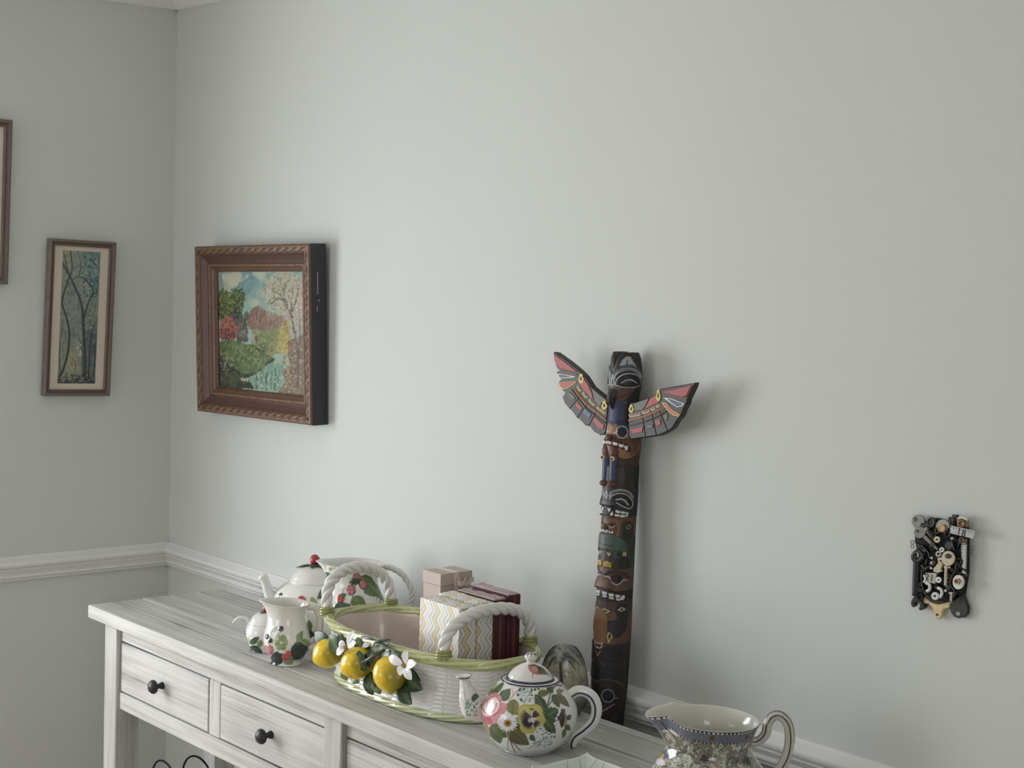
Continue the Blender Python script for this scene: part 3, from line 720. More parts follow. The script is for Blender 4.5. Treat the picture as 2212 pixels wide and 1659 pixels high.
def totem_paint(p):
    A = lambda x, y: (1160 + x / 5.821, 740 + y / 5.821)
    B = lambda x, y: (1240 + x / 5.35, 960 + y / 5.35)
    D = lambda x, y: (1240 + x / 4.74, 1230 + y / 4.74)
    mp = lambda f, q: [f(*a) for a in q]
    W, BK = (196, 196, 194), (32, 32, 34)
    rows = p.Y
    def band(r0, r1, c, v=10):
        i = np.nonzero((rows >= r0) & (rows < r1))[0]
        n = (fbm(p.X[i] * .15, p.Y[i] * .06, 2) - .5) * 2 * v
        p.C[i] = np.asarray(c, float) + n[:, None]
    band(700, 836, (40, 41, 43), 6); band(836, 862, (84, 62, 54)); band(862, 918, (50, 56, 86)); band(918, 980, (98, 72, 58)); band(980, 1003, (66, 50, 46)); band(1003, 1048, (50, 45, 43)); band(1048, 1112, (40, 40, 42), 5)
    band(1112, 1152, (98, 70, 55)); band(1152, 1222, (56, 62, 58)); band(1222, 1268, (92, 69, 57)); band(1268, 1292, (34, 32, 32), 3); band(1292, 1316, (70, 55, 47)); band(1316, 1382, (92, 68, 50)); band(1382, 1430, (52, 44, 42)); band(1430, 2600, (40, 36, 36), 6)
    # bird's head
    p.poly(mp(A, [(925, 118), (990, 118), (1020, 180), (985, 330), (960, 350), (930, 320)]), (72, 78, 74))
    p.poly(mp(A, [(1040, 280), (1060, 240), (1085, 200), (1130, 165), (1175, 172), (1215, 230), (1262, 305), (1200, 272), (1110, 275)]), (158, 160, 158), smooth=True)
    p.line(mp(A, [(1142, 205), (1136, 280)]), 2.2, BK)
    p.line(mp(A, [(985, 400), (1030, 335), (1110, 292), (1200, 292), (1270, 335), (1315, 415)]), 8, (70, 80, 84), h=.0012)
    p.line(mp(A, [(975, 440), (1010, 370), (1090, 318), (1190, 312), (1270, 352), (1318, 420)]), 1.3, W)
    p.line(mp(A, [(965, 470), (1000, 395), (1090, 340), (1190, 332), (1265, 372), (1312, 432)]), 1.1, W)
    ev = [(985, 522), (1005, 455), (1070, 395), (1170, 372), (1265, 398), (1300, 455), (1292, 520), (1200, 545), (1070, 542)]
    p.poly(mp(A, ev), BK, smooth=True, h=.0008); p.line(mp(A, ev + ev[:1]), 1.8, W)
    p.line(mp(A, [(1060, 492), (1120, 455), (1190, 450), (1255, 490)]), 1.4, W); p.line(mp(A, [(1070, 495), (1140, 468), (1200, 464), (1250, 492)]), 1.0, (120, 124, 124))
    p.line(mp(A, [(930, 360), (925, 430), (950, 525)]), 1.3, W); p.line(mp(A, [(945, 350), (962, 430), (968, 540)]), 1.3, W)
    # beak root, chest
    p.poly(mp(A, [(985, 548), (1240, 562), (1262, 590), (1180, 620), (1060, 640), (990, 690), (940, 640)]), (88, 64, 56), smooth=True, vary=10, vs=.1)
    p.line(mp(A, [(1250, 600), (1150, 630), (1040, 670), (1000, 720)]), 2.6, (48, 38, 36))
    p.poly(mp(A, [(1230, 560), (1330, 560), (1330, 760), (1160, 780), (1100, 700), (1180, 640)]), (42, 38, 38))
    p.poly(mp(A, [(1080, 760), (1200, 760), (1200, 1000), (1130, 1010), (1100, 980)]), (38, 38, 44))
    # man's face
    p.line(mp(A, [(890, 870), (920, 950), (945, 1020), (990, 980), (1060, 970), (1140, 990)]), 5, (40, 46, 72), h=.001)
    p.poly(mp(A, [(890, 990), (935, 1030), (1000, 1000), (1000, 1130), (930, 1170), (890, 1160)]), (142, 106, 80), smooth=True)
    p.ell(*A(1070, 1100), 13.2, 13.2, W); p.ell(*A(1070, 1100), 10.8, 11.4, (26, 28, 28))
    p.line(mp(A, [(965, 1118), (1000, 1105), (1010, 1090)]), 2, W, 3); p.line(mp(A, [(1125, 1140), (1142, 1165)]), 3, W, 1)
    p.line(mp(A, [(900, 1185), (960, 1185), (1040, 1190), (1120, 1200)]), 2.5, (52, 38, 34)); p.line(mp(A, [(910, 1160), (950, 1150), (985, 1165)]), 5, (66, 46, 40), h=.0012)
    p.poly(mp(A, [(895, 1200), (980, 1195), (1070, 1220), (1160, 1270), (1165, 1340), (1100, 1320), (1000, 1285), (895, 1275)]), (60, 34, 34), h=.0012, smooth=True)
    for (x0, x1, y0, y1) in ((905, 942, 1222, 1252), (958, 1018, 1226, 1262), (1028, 1088, 1242, 1282), (1096, 1142, 1262, 1318)):
        p.poly(mp(A, [(x0, y0), (x1, y0 + 8), (x1, y1 + 6), (x0 + 8, y1)]), (224, 216, 216), h=.0022)
    p.poly(mp(A, [(895, 1285), (1000, 1295), (1120, 1330), (1180, 1400), (1050, 1420), (890, 1330)]), (142, 104, 78), smooth=True)
    p.line(mp(A, [(1090, 1425), (1180, 1410), (1250, 1360), (1285, 1270)]), 1.6, (150, 118, 92))
    # block behind the legs
    p.line(mp(B, [(570, 240), (560, 330), (575, 430)]), 1.2, (86, 82, 78)); p.poly(mp(B, [(690, 240), (735, 240), (735, 480), (690, 470)]), (32, 30, 30))
    # black wolf head
    p.line(mp(B, [(345, 470), (372, 500), (385, 560), (372, 610)]), 1.2, W); p.line(mp(B, [(405, 570), (440, 515), (540, 487), (640, 515), (690, 590)]), 1.4, W); p.line(mp(B, [(410, 580), (455, 530), (545, 502), (630, 530), (680, 600)]), 1.0, W)
    ev = [(410, 600), (440, 565), (520, 532), (600, 545), (660, 600), (682, 650), (660, 705), (600, 695), (500, 645)]
    p.poly(mp(B, ev), (26, 26, 28), smooth=True); p.line(mp(B, ev + ev[:1]), 1.7, W); p.line(mp(B, [(485, 605), (550, 592), (600, 620), (635, 670)]), 1.5, W); p.line(mp(B, [(495, 610), (550, 602), (590, 628), (625, 668)]), 1.0, W)
    p.poly(mp(B, [(325, 700), (420, 705), (520, 715), (625, 740), (640, 780), (600, 805), (460, 800), (330, 785)]), (20, 20, 20))
    for q in ([(332, 702), (366, 706), (372, 742), (340, 738)], [(390, 712), (436, 715), (408, 760)], [(480, 722), (536, 730), (534, 762), (478, 752)], [(544, 732), (590, 740), (588, 766), (542, 762)], [(596, 742), (632, 756), (628, 772), (596, 768)],
              [(334, 752), (370, 756), (366, 782), (334, 780)], [(420, 790), (446, 735), (462, 795)], [(470, 768), (528, 770), (526, 802), (470, 798)], [(536, 774), (588, 776), (582, 806), (536, 804)], [(596, 778), (632, 780), (612, 802), (594, 804)]):
        p.poly(mp(B, q), (206, 204, 204), h=.0018)
    # small brown face and ear
    p.poly(mp(B, [(550, 880), (600, 850), (660, 870), (685, 960), (660, 1030), (600, 1085), (550, 1040)]), (44, 47, 43), smooth=True, h=.0012); p.line(mp(B, [(600, 925), (625, 900), (650, 922), (625, 942), (600, 925)]), 1.6, (150, 142, 110)); p.ell(*B(625, 920), 2.2, 2.2, BK)
    p.line(mp(B, [(345, 860), (372, 905), (420, 880), (470, 890)]), 3, (64, 42, 34), h=.001); p.line(mp(B, [(388, 905), (430, 928), (475, 908)]), 1.3, W); p.ell(*B(432, 905), 4.5, 3.2, (34, 26, 26))
    p.line(mp(B, [(490, 850), (515, 930), (500, 1020)]), 6, (122, 88, 66), h=.001); p.line(mp(B, [(480, 850), (488, 920), (490, 990)]), 1.5, (50, 36, 32))
    p.poly(mp(B, [(330, 945), (400, 945), (470, 985), (455, 1015), (380, 1000), (335, 990)]), (54, 36, 32)); 
    for x in (345, 372, 402, 432): p.poly(mp(B, [(x, 962 + (x - 345) * .12), (x + 20, 964 + (x - 345) * .12), (x + 22, 988 + (x - 345) * .14), (x + 2, 984 + (x - 345) * .14)]), (222, 216, 214), h=.0016)
    # frog figure
    p.poly(mp(B, [(320, 1060), (360, 1015), (440, 1010), (540, 1040), (600, 1110), (600, 1200), (520, 1240), (440, 1190), (330, 1180)]), (70, 84, 78), smooth=True, h=.003, vary=8, vs=.1)
    p.line(mp(B, [(320, 1110), (350, 1135), (390, 1125), (430, 1140), (460, 1120)]), 2.4, (40, 48, 46)); p.line(mp(B, [(325, 1170), (380, 1180), (430, 1190)]), 1.6, (44, 52, 50))
    p.line(mp(B, [(480, 1190), (560, 1230), (620, 1300), (640, 1370)]), 9, (40, 42, 42), h=.002)
    for y in (1175, 1205, 1235): p.line(mp(B, [(465, y + 12), (498, y - 8)]), 1.3, (110, 116, 112))
    for x in (565, 582, 599): p.poly(mp(B, [(x - 8, 1205), (x + 8, 1205), (x + 6, 1250), (x - 6, 1248)]), (196, 168, 92), h=.0012)
    p.poly(mp(B, [(300, 1210), (350, 1205), (345, 1300), (300, 1310)]), (52, 44, 46)); p.poly(mp(B, [(362, 1215), (450, 1225), (440, 1310), (360, 1310)]), (52, 44, 46))
    p.poly(mp(B, [(315, 1208), (350, 1208), (328, 1248)]), (208, 186, 140)); p.poly(mp(B, [(382, 1218), (430, 1222), (402, 1260)]), (208, 186, 140)); p.ell(*B(404, 1234), 1.5, 1.5, (90, 60, 40))
    for x0, x1 in ((294, 334), (348, 432)):
        p.poly(mp(B, [(x0, 1330), ((x0 + x1) / 2, 1315), (x1, 1335), (x1, 1388), (x0, 1378)]), (196, 160, 62), h=.0022)
        for k in range(1, 4): p.line(mp(B, [(x0 + (x1 - x0) * k / 4, 1340), (x0 + (x1 - x0) * k / 4, 1392)]), 1.6, (66, 50, 30))
    p.poly(mp(B, [(455, 1300), (560, 1270), (650, 1310), (645, 1390), (560, 1400), (455, 1395)]), (40, 38, 38), smooth=True, h=.0015)
    # big brown head
    p.line(mp(B, [(300, 1420), (330, 1480), (400, 1435), (480, 1420), (570, 1445), (635, 1505)]), 6, (58, 46, 42), h=.0018); p.poly(mp(B, [(345, 1480), (420, 1445), (500, 1440), (590, 1480), (600, 1500), (400, 1495)]), (76, 60, 54))
    p.ell(*D(435, 62), 12.5, 11.5, (34, 30, 30)); p.line(mp(D, [(300, 40), (362, 45), (380, 85), (435, 117), (485, 95), (502, 72), (545, 78)]), 2.2, W, 1.6)
    p.line(mp(D, [(240, 160), (330, 165), (450, 195), (540, 205)]), 3, (52, 34, 32), h=.001)
    for k, (x, y) in enumerate(((248, 190), (290, 193), (355, 205), (425, 217), (482, 226))):
        w = (32, 52, 56, 46, 40)[k]
        p.poly(mp(D, [(x, y), (x + w, y + 6), (x + w - 5, y + 36), (x + 4, y + 32)]), (206, 204, 206), h=.0018)
        if k < 4: p.poly(mp(D, [(x + 2, y + 38), (x + w - 4, y + 42), (x + w - 2, y + 64), (x + 10, y + 60)]), (200, 198, 200), h=.0018)
    p.poly(mp(D, [(470, 250), (522, 250), (505, 275), (470, 278)]), (200, 198, 200), h=.0018)
    # dark face, lower eyes
    p.poly(mp(D, [(430, 330), (500, 310), (548, 340), (545, 480), (480, 490), (435, 430)]), (40, 37, 37), smooth=True, h=.0015)
    for q, c in (([(265, 392), (315, 372), (365, 392), (315, 412), (265, 392)], (192, 168, 110)), ([(452, 372), (485, 350), (520, 372), (487, 384), (452, 372)], (186, 174, 140)), ([(345, 640), (368, 585), (388, 640), (355, 705), (345, 640)], (196, 178, 120))):
        p.poly(mp(D, q), (28, 24, 24)); p.line(mp(D, q), 2.4, c, smooth=False)
    p.poly(mp(D, [(330, 480), (430, 470), (545, 500), (520, 600), (440, 660), (390, 620), (330, 560)]), (44, 38, 40), smooth=True, h=.0012); p.poly(mp(D, [(225, 400), (330, 420), (330, 690), (205, 700)]), (118, 84, 56), smooth=True, vary=14, vs=.08)
    p.line(mp(D, [(330, 478), (380, 470), (410, 480)]), 1.6, (110, 84, 72)); p.line(mp(D, [(235, 750), (252, 728), (280, 728), (285, 755), (255, 778), (235, 750)]), 1.7, W); p.line(mp(D, [(280, 728), (295, 712)]), 1.6, W); p.line(mp(D, [(240, 858), (275, 795)]), 1.6, (170, 150, 130)); p.line(mp(D, [(205, 850), (230, 830), (270, 790)]), 4, (56, 34, 30))
    # bear
    p.poly(mp(D, [(290, 800), (330, 740), (400, 725), (480, 780), (510, 850), (480, 900), (300, 900)]), (36, 33, 36), smooth=True, h=.002); p.line(mp(D, [(275, 920), (340, 910), (420, 925)]), 2.4, (72, 62, 60), h=.001)
    p.poly(mp(D, [(260, 980), (330, 930), (410, 950), (450, 1060), (250, 1080)]), (32, 30, 32), smooth=True, h=.0015); p.line(mp(D, [(190, 1170), (260, 1100), (360, 1085), (460, 1120), (500, 1160)]), 4, (74, 66, 62), h=.0018)
    a = np.linspace(0, 2 * math.pi, 25); p.ell(*D(350, 1250), 13.5, 13.5, (22, 23, 26)); p.line([D(350 + 64 * math.cos(t), 1250 + 66 * math.sin(t)) for t in a], 1.3, (170, 176, 180), smooth=False)
    p.line(mp(D, [(415, 1275), (455, 1278)]), 1.2, (150, 156, 160)); p.line(mp(D, [(280, 1425), (340, 1385), (412, 1338)]), 2.4, (150, 140, 144)); p.line(mp(D, [(285, 1428), (345, 1388), (410, 1345)]), 1.0, (60, 40, 46)); p.line([D(417 + 24 * math.cos(t), 1485 + 22 * math.sin(t)) for t in a], 1.3, (88, 86, 88), smooth=False)
    for k in range(6):      # the carving goes on below the table top
        r = 1640 + k * 140
        p.ell(1318, r, 12, 12, (150, 150, 150)); p.ell(1318, r, 10, 10, (24, 24, 26)); p.line([(1285, r + 45), (1310, r + 40), (1345, r + 52)], 7, (196, 190, 188)); p.line([(1285, r + 70), (1345, r + 74)], 12, (88, 64, 52), h=.001)

def pole_part(name, r0, r1, nr, nt, half=None):
    rows = np.linspace(r1, r0, nr)
    if half is None:
        th = np.linspace(0, 2 * math.pi, nt, endpoint=False) - math.pi
        # finer steps over the carved front and flanks
        TH, RW = np.meshgrid(th, rows)
        x, y = section(TH, RW)
    p = Paint(*pattern(x, y, RW), (60, 50, 46)); totem_paint(p)
    H = p.H.reshape(x.shape); r = np.hypot(x, y) + 1e-9
    # soft carving: bulges of each figure
    x = x * (1 + H / r); y = y * (1 + H / r)
    z = zrow(RW); a = axis(z)
    P = np.stack([a[0] - T0[0] + x, a[1] - T0[1] + y, z], -1)
    return P, p.C.reshape(x.shape + (3,)), rows
Pp, Cp, rws = pole_part('pole', 793, 1790, 900, 150)
top = np.mean(Pp[-1], 0); bot = np.mean(Pp[0], 0)
Pp = np.concatenate([Pp, np.tile(top, (1, Pp.shape[1], 1)) + (Pp[-1:] - top) * .001]); Cp = np.concatenate([Cp, Cp[-1:]])
part('carved_pole', grid(Pp, cv=True), M_tot, tot, True, col=Cp.reshape(-1, 3))
zz = zrow(1790)
Pl, Cl, _ = pole_part('pole', 1788, rowz(0.0), 260, 64)
Pl = np.concatenate([Pl[:1] * 1.0, Pl]); part('carved_pole_foot', grid(Pl, cv=True), M_tot, tot, True, col=np.concatenate([Cl[:1], Cl]).reshape(-1, 3))
# the two ears: half sections with a notch between them
for sx in (1, -1):
    rows = np.linspace(800, 760.5, 46); th = np.linspace(-math.pi / 2, math.pi / 2, 40)
    TH, RW = np.meshgrid(th, rows)
    rr = rad(RW) * np.interp(RW, [760, 772, 800], [.93, 1.0, 1.0])
    g = np.interp(RW, [760, 795], [.0085, .0002])
    x = np.maximum(rr * np.cos(TH), g); y = np.minimum(rr * np.sin(TH), .86 * rr)
    # the outer shoulder slopes in towards the top
    x = np.minimum(x, np.interp(RW, [760, 800], [.0225, .040])); y = np.minimum(y, np.interp(RW, [760, 800], [.012, .040]))
    p = Paint(*pattern(x, y, RW), (40, 41, 43)); totem_paint(p); C = p.C.reshape(x.shape + (3,))
    xi = np.stack([g[:, 0]] * 12, 1); yi = np.linspace(1, 0, 12)[None] * y[:, -1:] + np.linspace(0, 1, 12)[None] * y[:, :1]
    X = np.concatenate([x, xi], 1) * sx; Yv = np.concatenate([y, yi], 1); RWf = np.concatenate([RW, RW[:, :12]], 1)
    C = np.concatenate([C, np.tile(np.array((82, 70, 60.)), (46, 12, 1))], 1)
    z = zrow(RWf); a = axis(z); P = np.stack([a[0] - T0[0] + X, a[1] - T0[1] + Yv, z], -1)
    c = P[-1].mean(0); P = np.concatenate([P, c + (P[-1:] - c) * .001]); C = np.concatenate([C, np.tile(np.array((46, 46, 46.)), (1, C.shape[1], 1))])
    part('ear', grid(P, cv=True), M_tot, tot, False, col=C.reshape(-1, 3), fix=True)
def tloc(x, y, row):
    z = float(zrow(row)); a = axis(z); return np.array([a[0] - T0[0] + x, a[1] - T0[1] + y, z])
M_tblack = mat('totem_black', (38, 37, 38), rough=0.45); M_tblue = mat('totem_indigo', (54, 58, 92), rough=0.45, var=.2, vscale=90); M_tred = mat('totem_maroon', (92, 50, 48), rough=0.5, var=.2, vscale=90); M_tbrown = mat('totem_brown', (98, 70, 58), rough=0.5, var=.2, vscale=90)
M_tyel = mat('totem_yellow', (206, 184, 92), rough=0.5); M_tcream = mat('totem_cream', (212, 188, 128), rough=0.5); M_twhite = mat('totem_white', (206, 206, 206), rough=0.5)
# hooked beak on the front
sec = []
for row, w, d, y0 in ((838, .0150, .010, -.022), (846, .0140, .016, -.022), (856, .0110, .019, -.022), (866, .0075, .018, -.021), (876, .0045, .013, -.021), (883, .0012, .007, -.022)):
    pts = [(-w, 0), (-w * .7, -d * .6), (-w * .25, -d), (w * .25, -d), (w * .7, -d * .6), (w, 0)]
    sec.append([tloc(px, y0 + py, row) for px, py in pts])
part('beak', grid(np.array(sec)), M_tblack, tot, True)
# two hanging legs with knees, eyes and toes
for sx in (-1, 1):
    x = sx * .0098
    lg = part('leg', tube(np.array([tloc(x, -.0255, r) for r in (972, 985, 1000, 1015, 1030, 1036)]), [.0088, .0090, .0086, .0082, .0080, .0070], 16), M_tblue, tot)
    part('knee', ball(tloc(x, -.0265, 973), .0105, .0095, .0135, 16, 10), M_tred, lg)
    part('foot', ball(tloc(x * 1.05, -.0285, 1041), .0088, .0110, .0062, 14, 8), M_tbrown, lg)
    c = tloc(x * 1.25 + sx * .001, -.0335, 986)
    part('knee_eye', ball(c, .0062, .0030, .0044, 14, 8), M_tyel, lg); part('knee_pupil', ball(c + (0, -.0022, 0), .0032, .0020, .0024, 12, 6), M_tblack, lg)
# snouts of the wolf and of the brown head, front toes
def snout(row0, row1, wid, dep, m):
    sec = []
    for row, k in ((row0, .35), (row0 + (row1 - row0) * .35, .75), (row0 + (row1 - row0) * .75, 1.0), (row1, 1.0), (row1 + .5, .4)):
        w, d = wid * (.75 + .25 * k), dep * k
        sec.append([tloc(px, -.026 + py, row) for px, py in ((-w, .006), (-w * .95, -d * .55), (-w * .55, -d), (w * .55, -d), (w * .95, -d * .55), (w, .006))])
    part('snout', grid(np.array(sec)), m, tot, True)
snout(1068, 1089, .0205, .0065, M_tblack); snout(1106, 1111, .0195, .0055, M_tblack)
snout(1244, 1266, .0215, .0090, M_tbrown)
part('nose', ball(tloc(0, -.033, 943), .0065, .0065, .0060, 12, 8), M_tbrown, tot); part('nose', ball(tloc(0, -.031, 1133), .0055, .0055, .0050, 12, 8), M_tbrown, tot)

# ---- the wings: boards with inlaid painted panels, in the plane just before the wall
WY = -.052
def wpoly(pts, y=WY - .008):
    return np.array([at(1160 + x / 5.821, 740 + y_ / 5.821, 1, y)[[0, 2]] - np.array([T0[0], 0]) for x, y_ in pts])
_wm = {}
def wmat(c):
    if c not in _wm: _wm[c] = mat('wing_paint', c, rough=0.5, var=0.12, vscale=160)
    return _wm[c]
def wing(outline, panels, eyes, strips):
    w = part('wing', xform(prism(wpoly(outline), .012, .002), Matrix.Translation((0, WY - T0[1] + .004, 0))), wmat((44, 42, 41)), tot, False, fix=True)
    for nm, pts, c, lift in panels:
        part(nm, xform(prism(wpoly(pts), .0014 + lift, .0005), Matrix.Translation((0, WY - T0[1] - .0078, 0))), wmat(c), w, False, fix=True)
    for (cx, cy, rx, ry) in eyes:
        a = np.linspace(0, 2 * math.pi, 20, endpoint=False)
        tear = 1 - .35 * (np.sin(a) < 0) * (np.abs(np.cos(a)))
        for k, c, l in ((1, (210, 186, 86), .0020), (.42, (40, 38, 34), .0026)):
            part('eye', xform(prism(wpoly([(cx + rx * k * math.cos(t) * s, cy + ry * k * math.sin(t)) for t, s in zip(a, tear)]), l, .0004), Matrix.Translation((0, WY - T0[1] - .0078, 0))), wmat(c), w, False, fix=True)
    for nm, line, wd, c, lift in strips:
        q = wpoly(line); P3 = np.stack([q[:, 0], np.full(len(q), WY - T0[1] - .0082 - lift), q[:, 1]], 1)
        part(nm, tube(smoothc(P3, max(3, len(q) * 4)), wd * .5 * MP / 5.821 * 1.15, 8, flat=.5), wmat(c), w, True)
    return w
RED, CRM, GRY, SLT, PNK, BRN = (160, 64, 64), (206, 180, 116), (92, 92, 84), (78, 86, 104), (198, 134, 104), (92, 78, 66)
def cell(cx, cy, w, h, ang):
    c, s = math.cos(ang), math.sin(ang)
    return [(cx + px * c - py * s, cy + px * s + py * c) for px, py in ((-w / 2, -h / 2), (w / 2, -h / 2), (w / 2, h / 4), (w / 2 - h / 4, h / 2), (-w / 2 + h / 4, h / 2), (-w / 2, h / 4))]
Lout = [(205, 118), (235, 125), (390, 235), (530, 350), (600, 420), (690, 560), (790, 640), (895, 715), (890, 830), (868, 1120), (845, 1160), (790, 1165), (700, 1110), (655, 1050), (600, 1040), (530, 965), (495, 945), (430, 855), (400, 832), (340, 760), (315, 690), (348, 632), (325, 608), (275, 545), (265, 495), (300, 465), (250, 405), (240, 370), (278, 350), (240, 310), (207, 200)]
wing(Lout,
     [('tip_feather', [(222, 150), (300, 205), (420, 295), (505, 365), (440, 355), (300, 318), (258, 285), (228, 225)], RED, .0004),
      ('feather', [(275, 368), (330, 352), (430, 372), (515, 400), (500, 412), (390, 388), (300, 378)], BRN, 0),
      ('feather', [(250, 392), (300, 390), (400, 408), (492, 428), (470, 440), (380, 448), (300, 455), (266, 432)], (206, 206, 204), 0),
      ('feather_inlay', [(275, 402), (310, 400), (440, 428), (380, 438), (305, 444), (285, 430)], SLT, .0006),
      ('feather', [(272, 508), (330, 496), (430, 490), (502, 488), (480, 516), (385, 578), (330, 588), (288, 556)], CRM, 0),
      ('feather_inlay', [(282, 512), (330, 503), (430, 497), (488, 495), (470, 510), (380, 566), (332, 576), (298, 550)], (168, 78, 70), .0005),
      ('red_panel', [(600, 468), (640, 520), (690, 625), (712, 715), (640, 645), (565, 560), (540, 512)], RED, .0002),
      ('green_panel', [(692, 572), (790, 655), (885, 728), (870, 742), (822, 752), (798, 802), (722, 722)], (84, 88, 78), .0002)]
     + [('coverts', cell(x, y, w, 40, a), CRM, 0) for x, y, w, a in ((532, 578, 72, 1.05), (606, 662, 80, .92), (694, 752, 96, .80), (812, 848, 130, .66))]
     + [('coverts_inlay', cell(x + 3, y - 4, w - 20, 24, a), GRY, .0005) for x, y, w, a in ((532, 578, 72, 1.05), (606, 662, 80, .92), (694, 752, 96, .80), (812, 848, 130, .66))]
     + [('feather_patch', q, c, 0) for q, c in (([(410, 620), (460, 660), (490, 710), (455, 720), (415, 690), (398, 650)], (86, 88, 78)), ([(505, 735), (580, 830), (545, 850), (500, 810), (485, 790)], RED), ([(600, 820), (690, 905), (660, 950), (600, 905), (580, 870)], (82, 94, 122)), ([(720, 930), (850, 1040), (830, 1090), (775, 1075), (715, 1000)], RED))],
     [(560, 452, 34, 62), (852, 788, 38, 56)],
     [('pink_band', [(470, 575), (530, 660), (610, 755), (720, 850), (862, 960)], 26, PNK, .0002), ('cream_band', [(478, 560), (545, 650), (625, 740), (735, 838), (868, 940)], 10, CRM, .0004), ('grey_band', [(440, 590), (510, 690), (590, 790), (700, 890), (858, 1010)], 22, GRY, 0),
      ('tip_edge', [(228, 230), (262, 292), (320, 325), (440, 360), (512, 376)], 9, (206, 150, 92), .0004), ('carved_joint', [(530, 690), (410, 830)], 8, (34, 32, 32), .0002), ('carved_joint', [(630, 780), (505, 945)], 8, (34, 32, 32), .0002), ('carved_joint', [(735, 880), (650, 1050)], 8, (34, 32, 32), .0002)])
Rout = [(1150, 790), (1175, 752), (1230, 758), (1420, 695), (1500, 650), (1545, 585), (1760, 545), (1985, 503), (1962, 570), (1892, 715), (1882, 762), (1835, 855), (1802, 937), (1757, 985), (1700, 1080), (1640, 1122), (1535, 1168), (1490, 1175), (1390, 1192), (1180, 1217), (1150, 1170)]
wing(Rout,
     [('tip_feather', [(1590, 622), (1760, 585), (1945, 538), (1885, 660), (1835, 690), (1705, 658)], RED, .0004),
      ('feather', [(1590, 690), (1690, 700), (1860, 768), (1832, 800), (1765, 817), (1680, 760)], (206, 206, 204), 0),
      ('feather_inlay', [(1640, 705), (1700, 715), (1840, 772), (1818, 790), (1765, 803), (1690, 750)], (74, 82, 112), .0005),
      ('feather', [(1568, 752), (1625, 756), (1705, 848), (1805, 905), (1782, 932), (1715, 918), (1635, 850)], CRM, 0),
      ('feather_inlay', [(1590, 764), (1622, 768), (1700, 858), (1788, 908), (1772, 920), (1718, 905), (1645, 845)], (186, 96, 62), .0005),
      ('red_panel', [(1422, 706), (1500, 664), (1508, 720), (1540, 752), (1430, 802), (1345, 846), (1392, 770)], RED, .0002),
      ('green_panel', [(1205, 772), (1412, 702), (1380, 775), (1335, 846), (1235, 862), (1222, 800)], (88, 92, 82), .0002)]
     + [('coverts', cell(x, y, w, 40, a), CRM, 0) for x, y, w, a in ((1232, 910, 150, -.16), (1372, 868, 96, -.28), (1462, 832, 60, -.42), (1526, 795, 54, -.6))]
     + [('coverts_inlay', cell(x, y - 5, w - 20, 22, a), GRY, .0005) for x, y, w, a in ((1232, 910, 150, -.16), (1372, 868, 96, -.28), (1462, 832, 60, -.42), (1526, 795, 54, -.6))]
     + [('feather_patch', q, c, 0) for q, c in (([(1170, 1095), (1335, 1060), (1325, 1125), (1215, 1145)], RED), ([(1380, 1045), (1460, 1030), (1455, 1070), (1400, 1085)], (84, 92, 108)), ([(1480, 985), (1550, 955), (1560, 1030), (1515, 1050)], RED), ([(1590, 920), (1640, 890), (1650, 940), (1625, 985)], (104, 92, 76)))],
     [(1531, 665, 30, 76), (1191, 832, 34, 52)],
     [('pink_band', [(1155, 985), (1300, 950), (1450, 898), (1610, 822)], 26, PNK, .0002), ('cream_band', [(1155, 968), (1300, 933), (1450, 880), (1560, 830)], 10, CRM, .0004), ('grey_band', [(1155, 1045), (1330, 1000), (1500, 935), (1630, 860)], 30, GRY, 0),
      ('tip_edge', [(1590, 630), (1710, 668), (1835, 698), (1890, 668), (1950, 545)], 9, (206, 150, 92), .0004), ('carved_joint', [(1325, 910), (1365, 1190)], 8, (34, 32, 32), .0002), ('carved_joint', [(1440, 870), (1500, 1170)], 8, (34, 32, 32), .0002), ('carved_joint', [(1530, 830), (1640, 1110)], 8, (34, 32, 32), .0002)])

# ================================================================== the wall piece made of keys, rulers and hardware
_am = {}
def am(c, rough=.4, metal=0.0):
    k = (c, rough, metal)
    if k not in _am: _am[k] = mat('found_object', c, rough=rough, metal=metal, var=.15, vscale=140)
    return _am[k]
ac = at(2035, 1225, 1, 0.0)
asm = thing('found_object_assemblage', 'small dark wall piece of keys, rulers, washers and old hardware', 'wall decoration', (ac[0], 0, ac[2]))
def aw(x, y, d=.02):
    q = at(1940 + x / 6.145, 1090 + y / 6.145, 1, -d); return np.array([q[0] - ac[0], q[2] - ac[2]])
APX = 0.745e-3 / 6.145
def ap(name, pts, d0, t, c, bev=.0005, rough=.4, metal=0.0, label=None):
    q = np.array([aw(x, y, d0 + t) for x, y in pts])
    return part(name, xform(prism(q, t, min(bev, t * .4)), Matrix.Translation((0, -d0, 0))), am(c, rough, metal), asm, False, fix=True, label=label)
def circ(cx, cy, r, n=24, ry=None):
    return [(cx + r * math.cos(a), cy + (ry or r) * math.sin(a)) for a in np.linspace(0, 2 * math.pi, n, endpoint=False)]
def disk(name, cx, cy, r, d0, t, c, ry=None, **k): return ap(name, circ(cx, cy, r, 24, ry), d0, t, c, **k)
def torus(name, cx, cy, R, r, d, c, ry=None, a0=0, a1=2 * math.pi, rough=.35, metal=0.0):
    full = a1 - a0 > 6.2
    a = np.linspace(a0, a1, 28, endpoint=not full)
    q = np.array([aw(cx + R * math.cos(t), cy + (ry or R) * math.sin(t), d) for t in a])
    P3 = np.stack([q[:, 0], np.full(len(q), -d), q[:, 1]], 1)
    return part(name, tube(P3, r * APX * 1.5, 8, closed=full), am(c, rough, metal), asm, True)
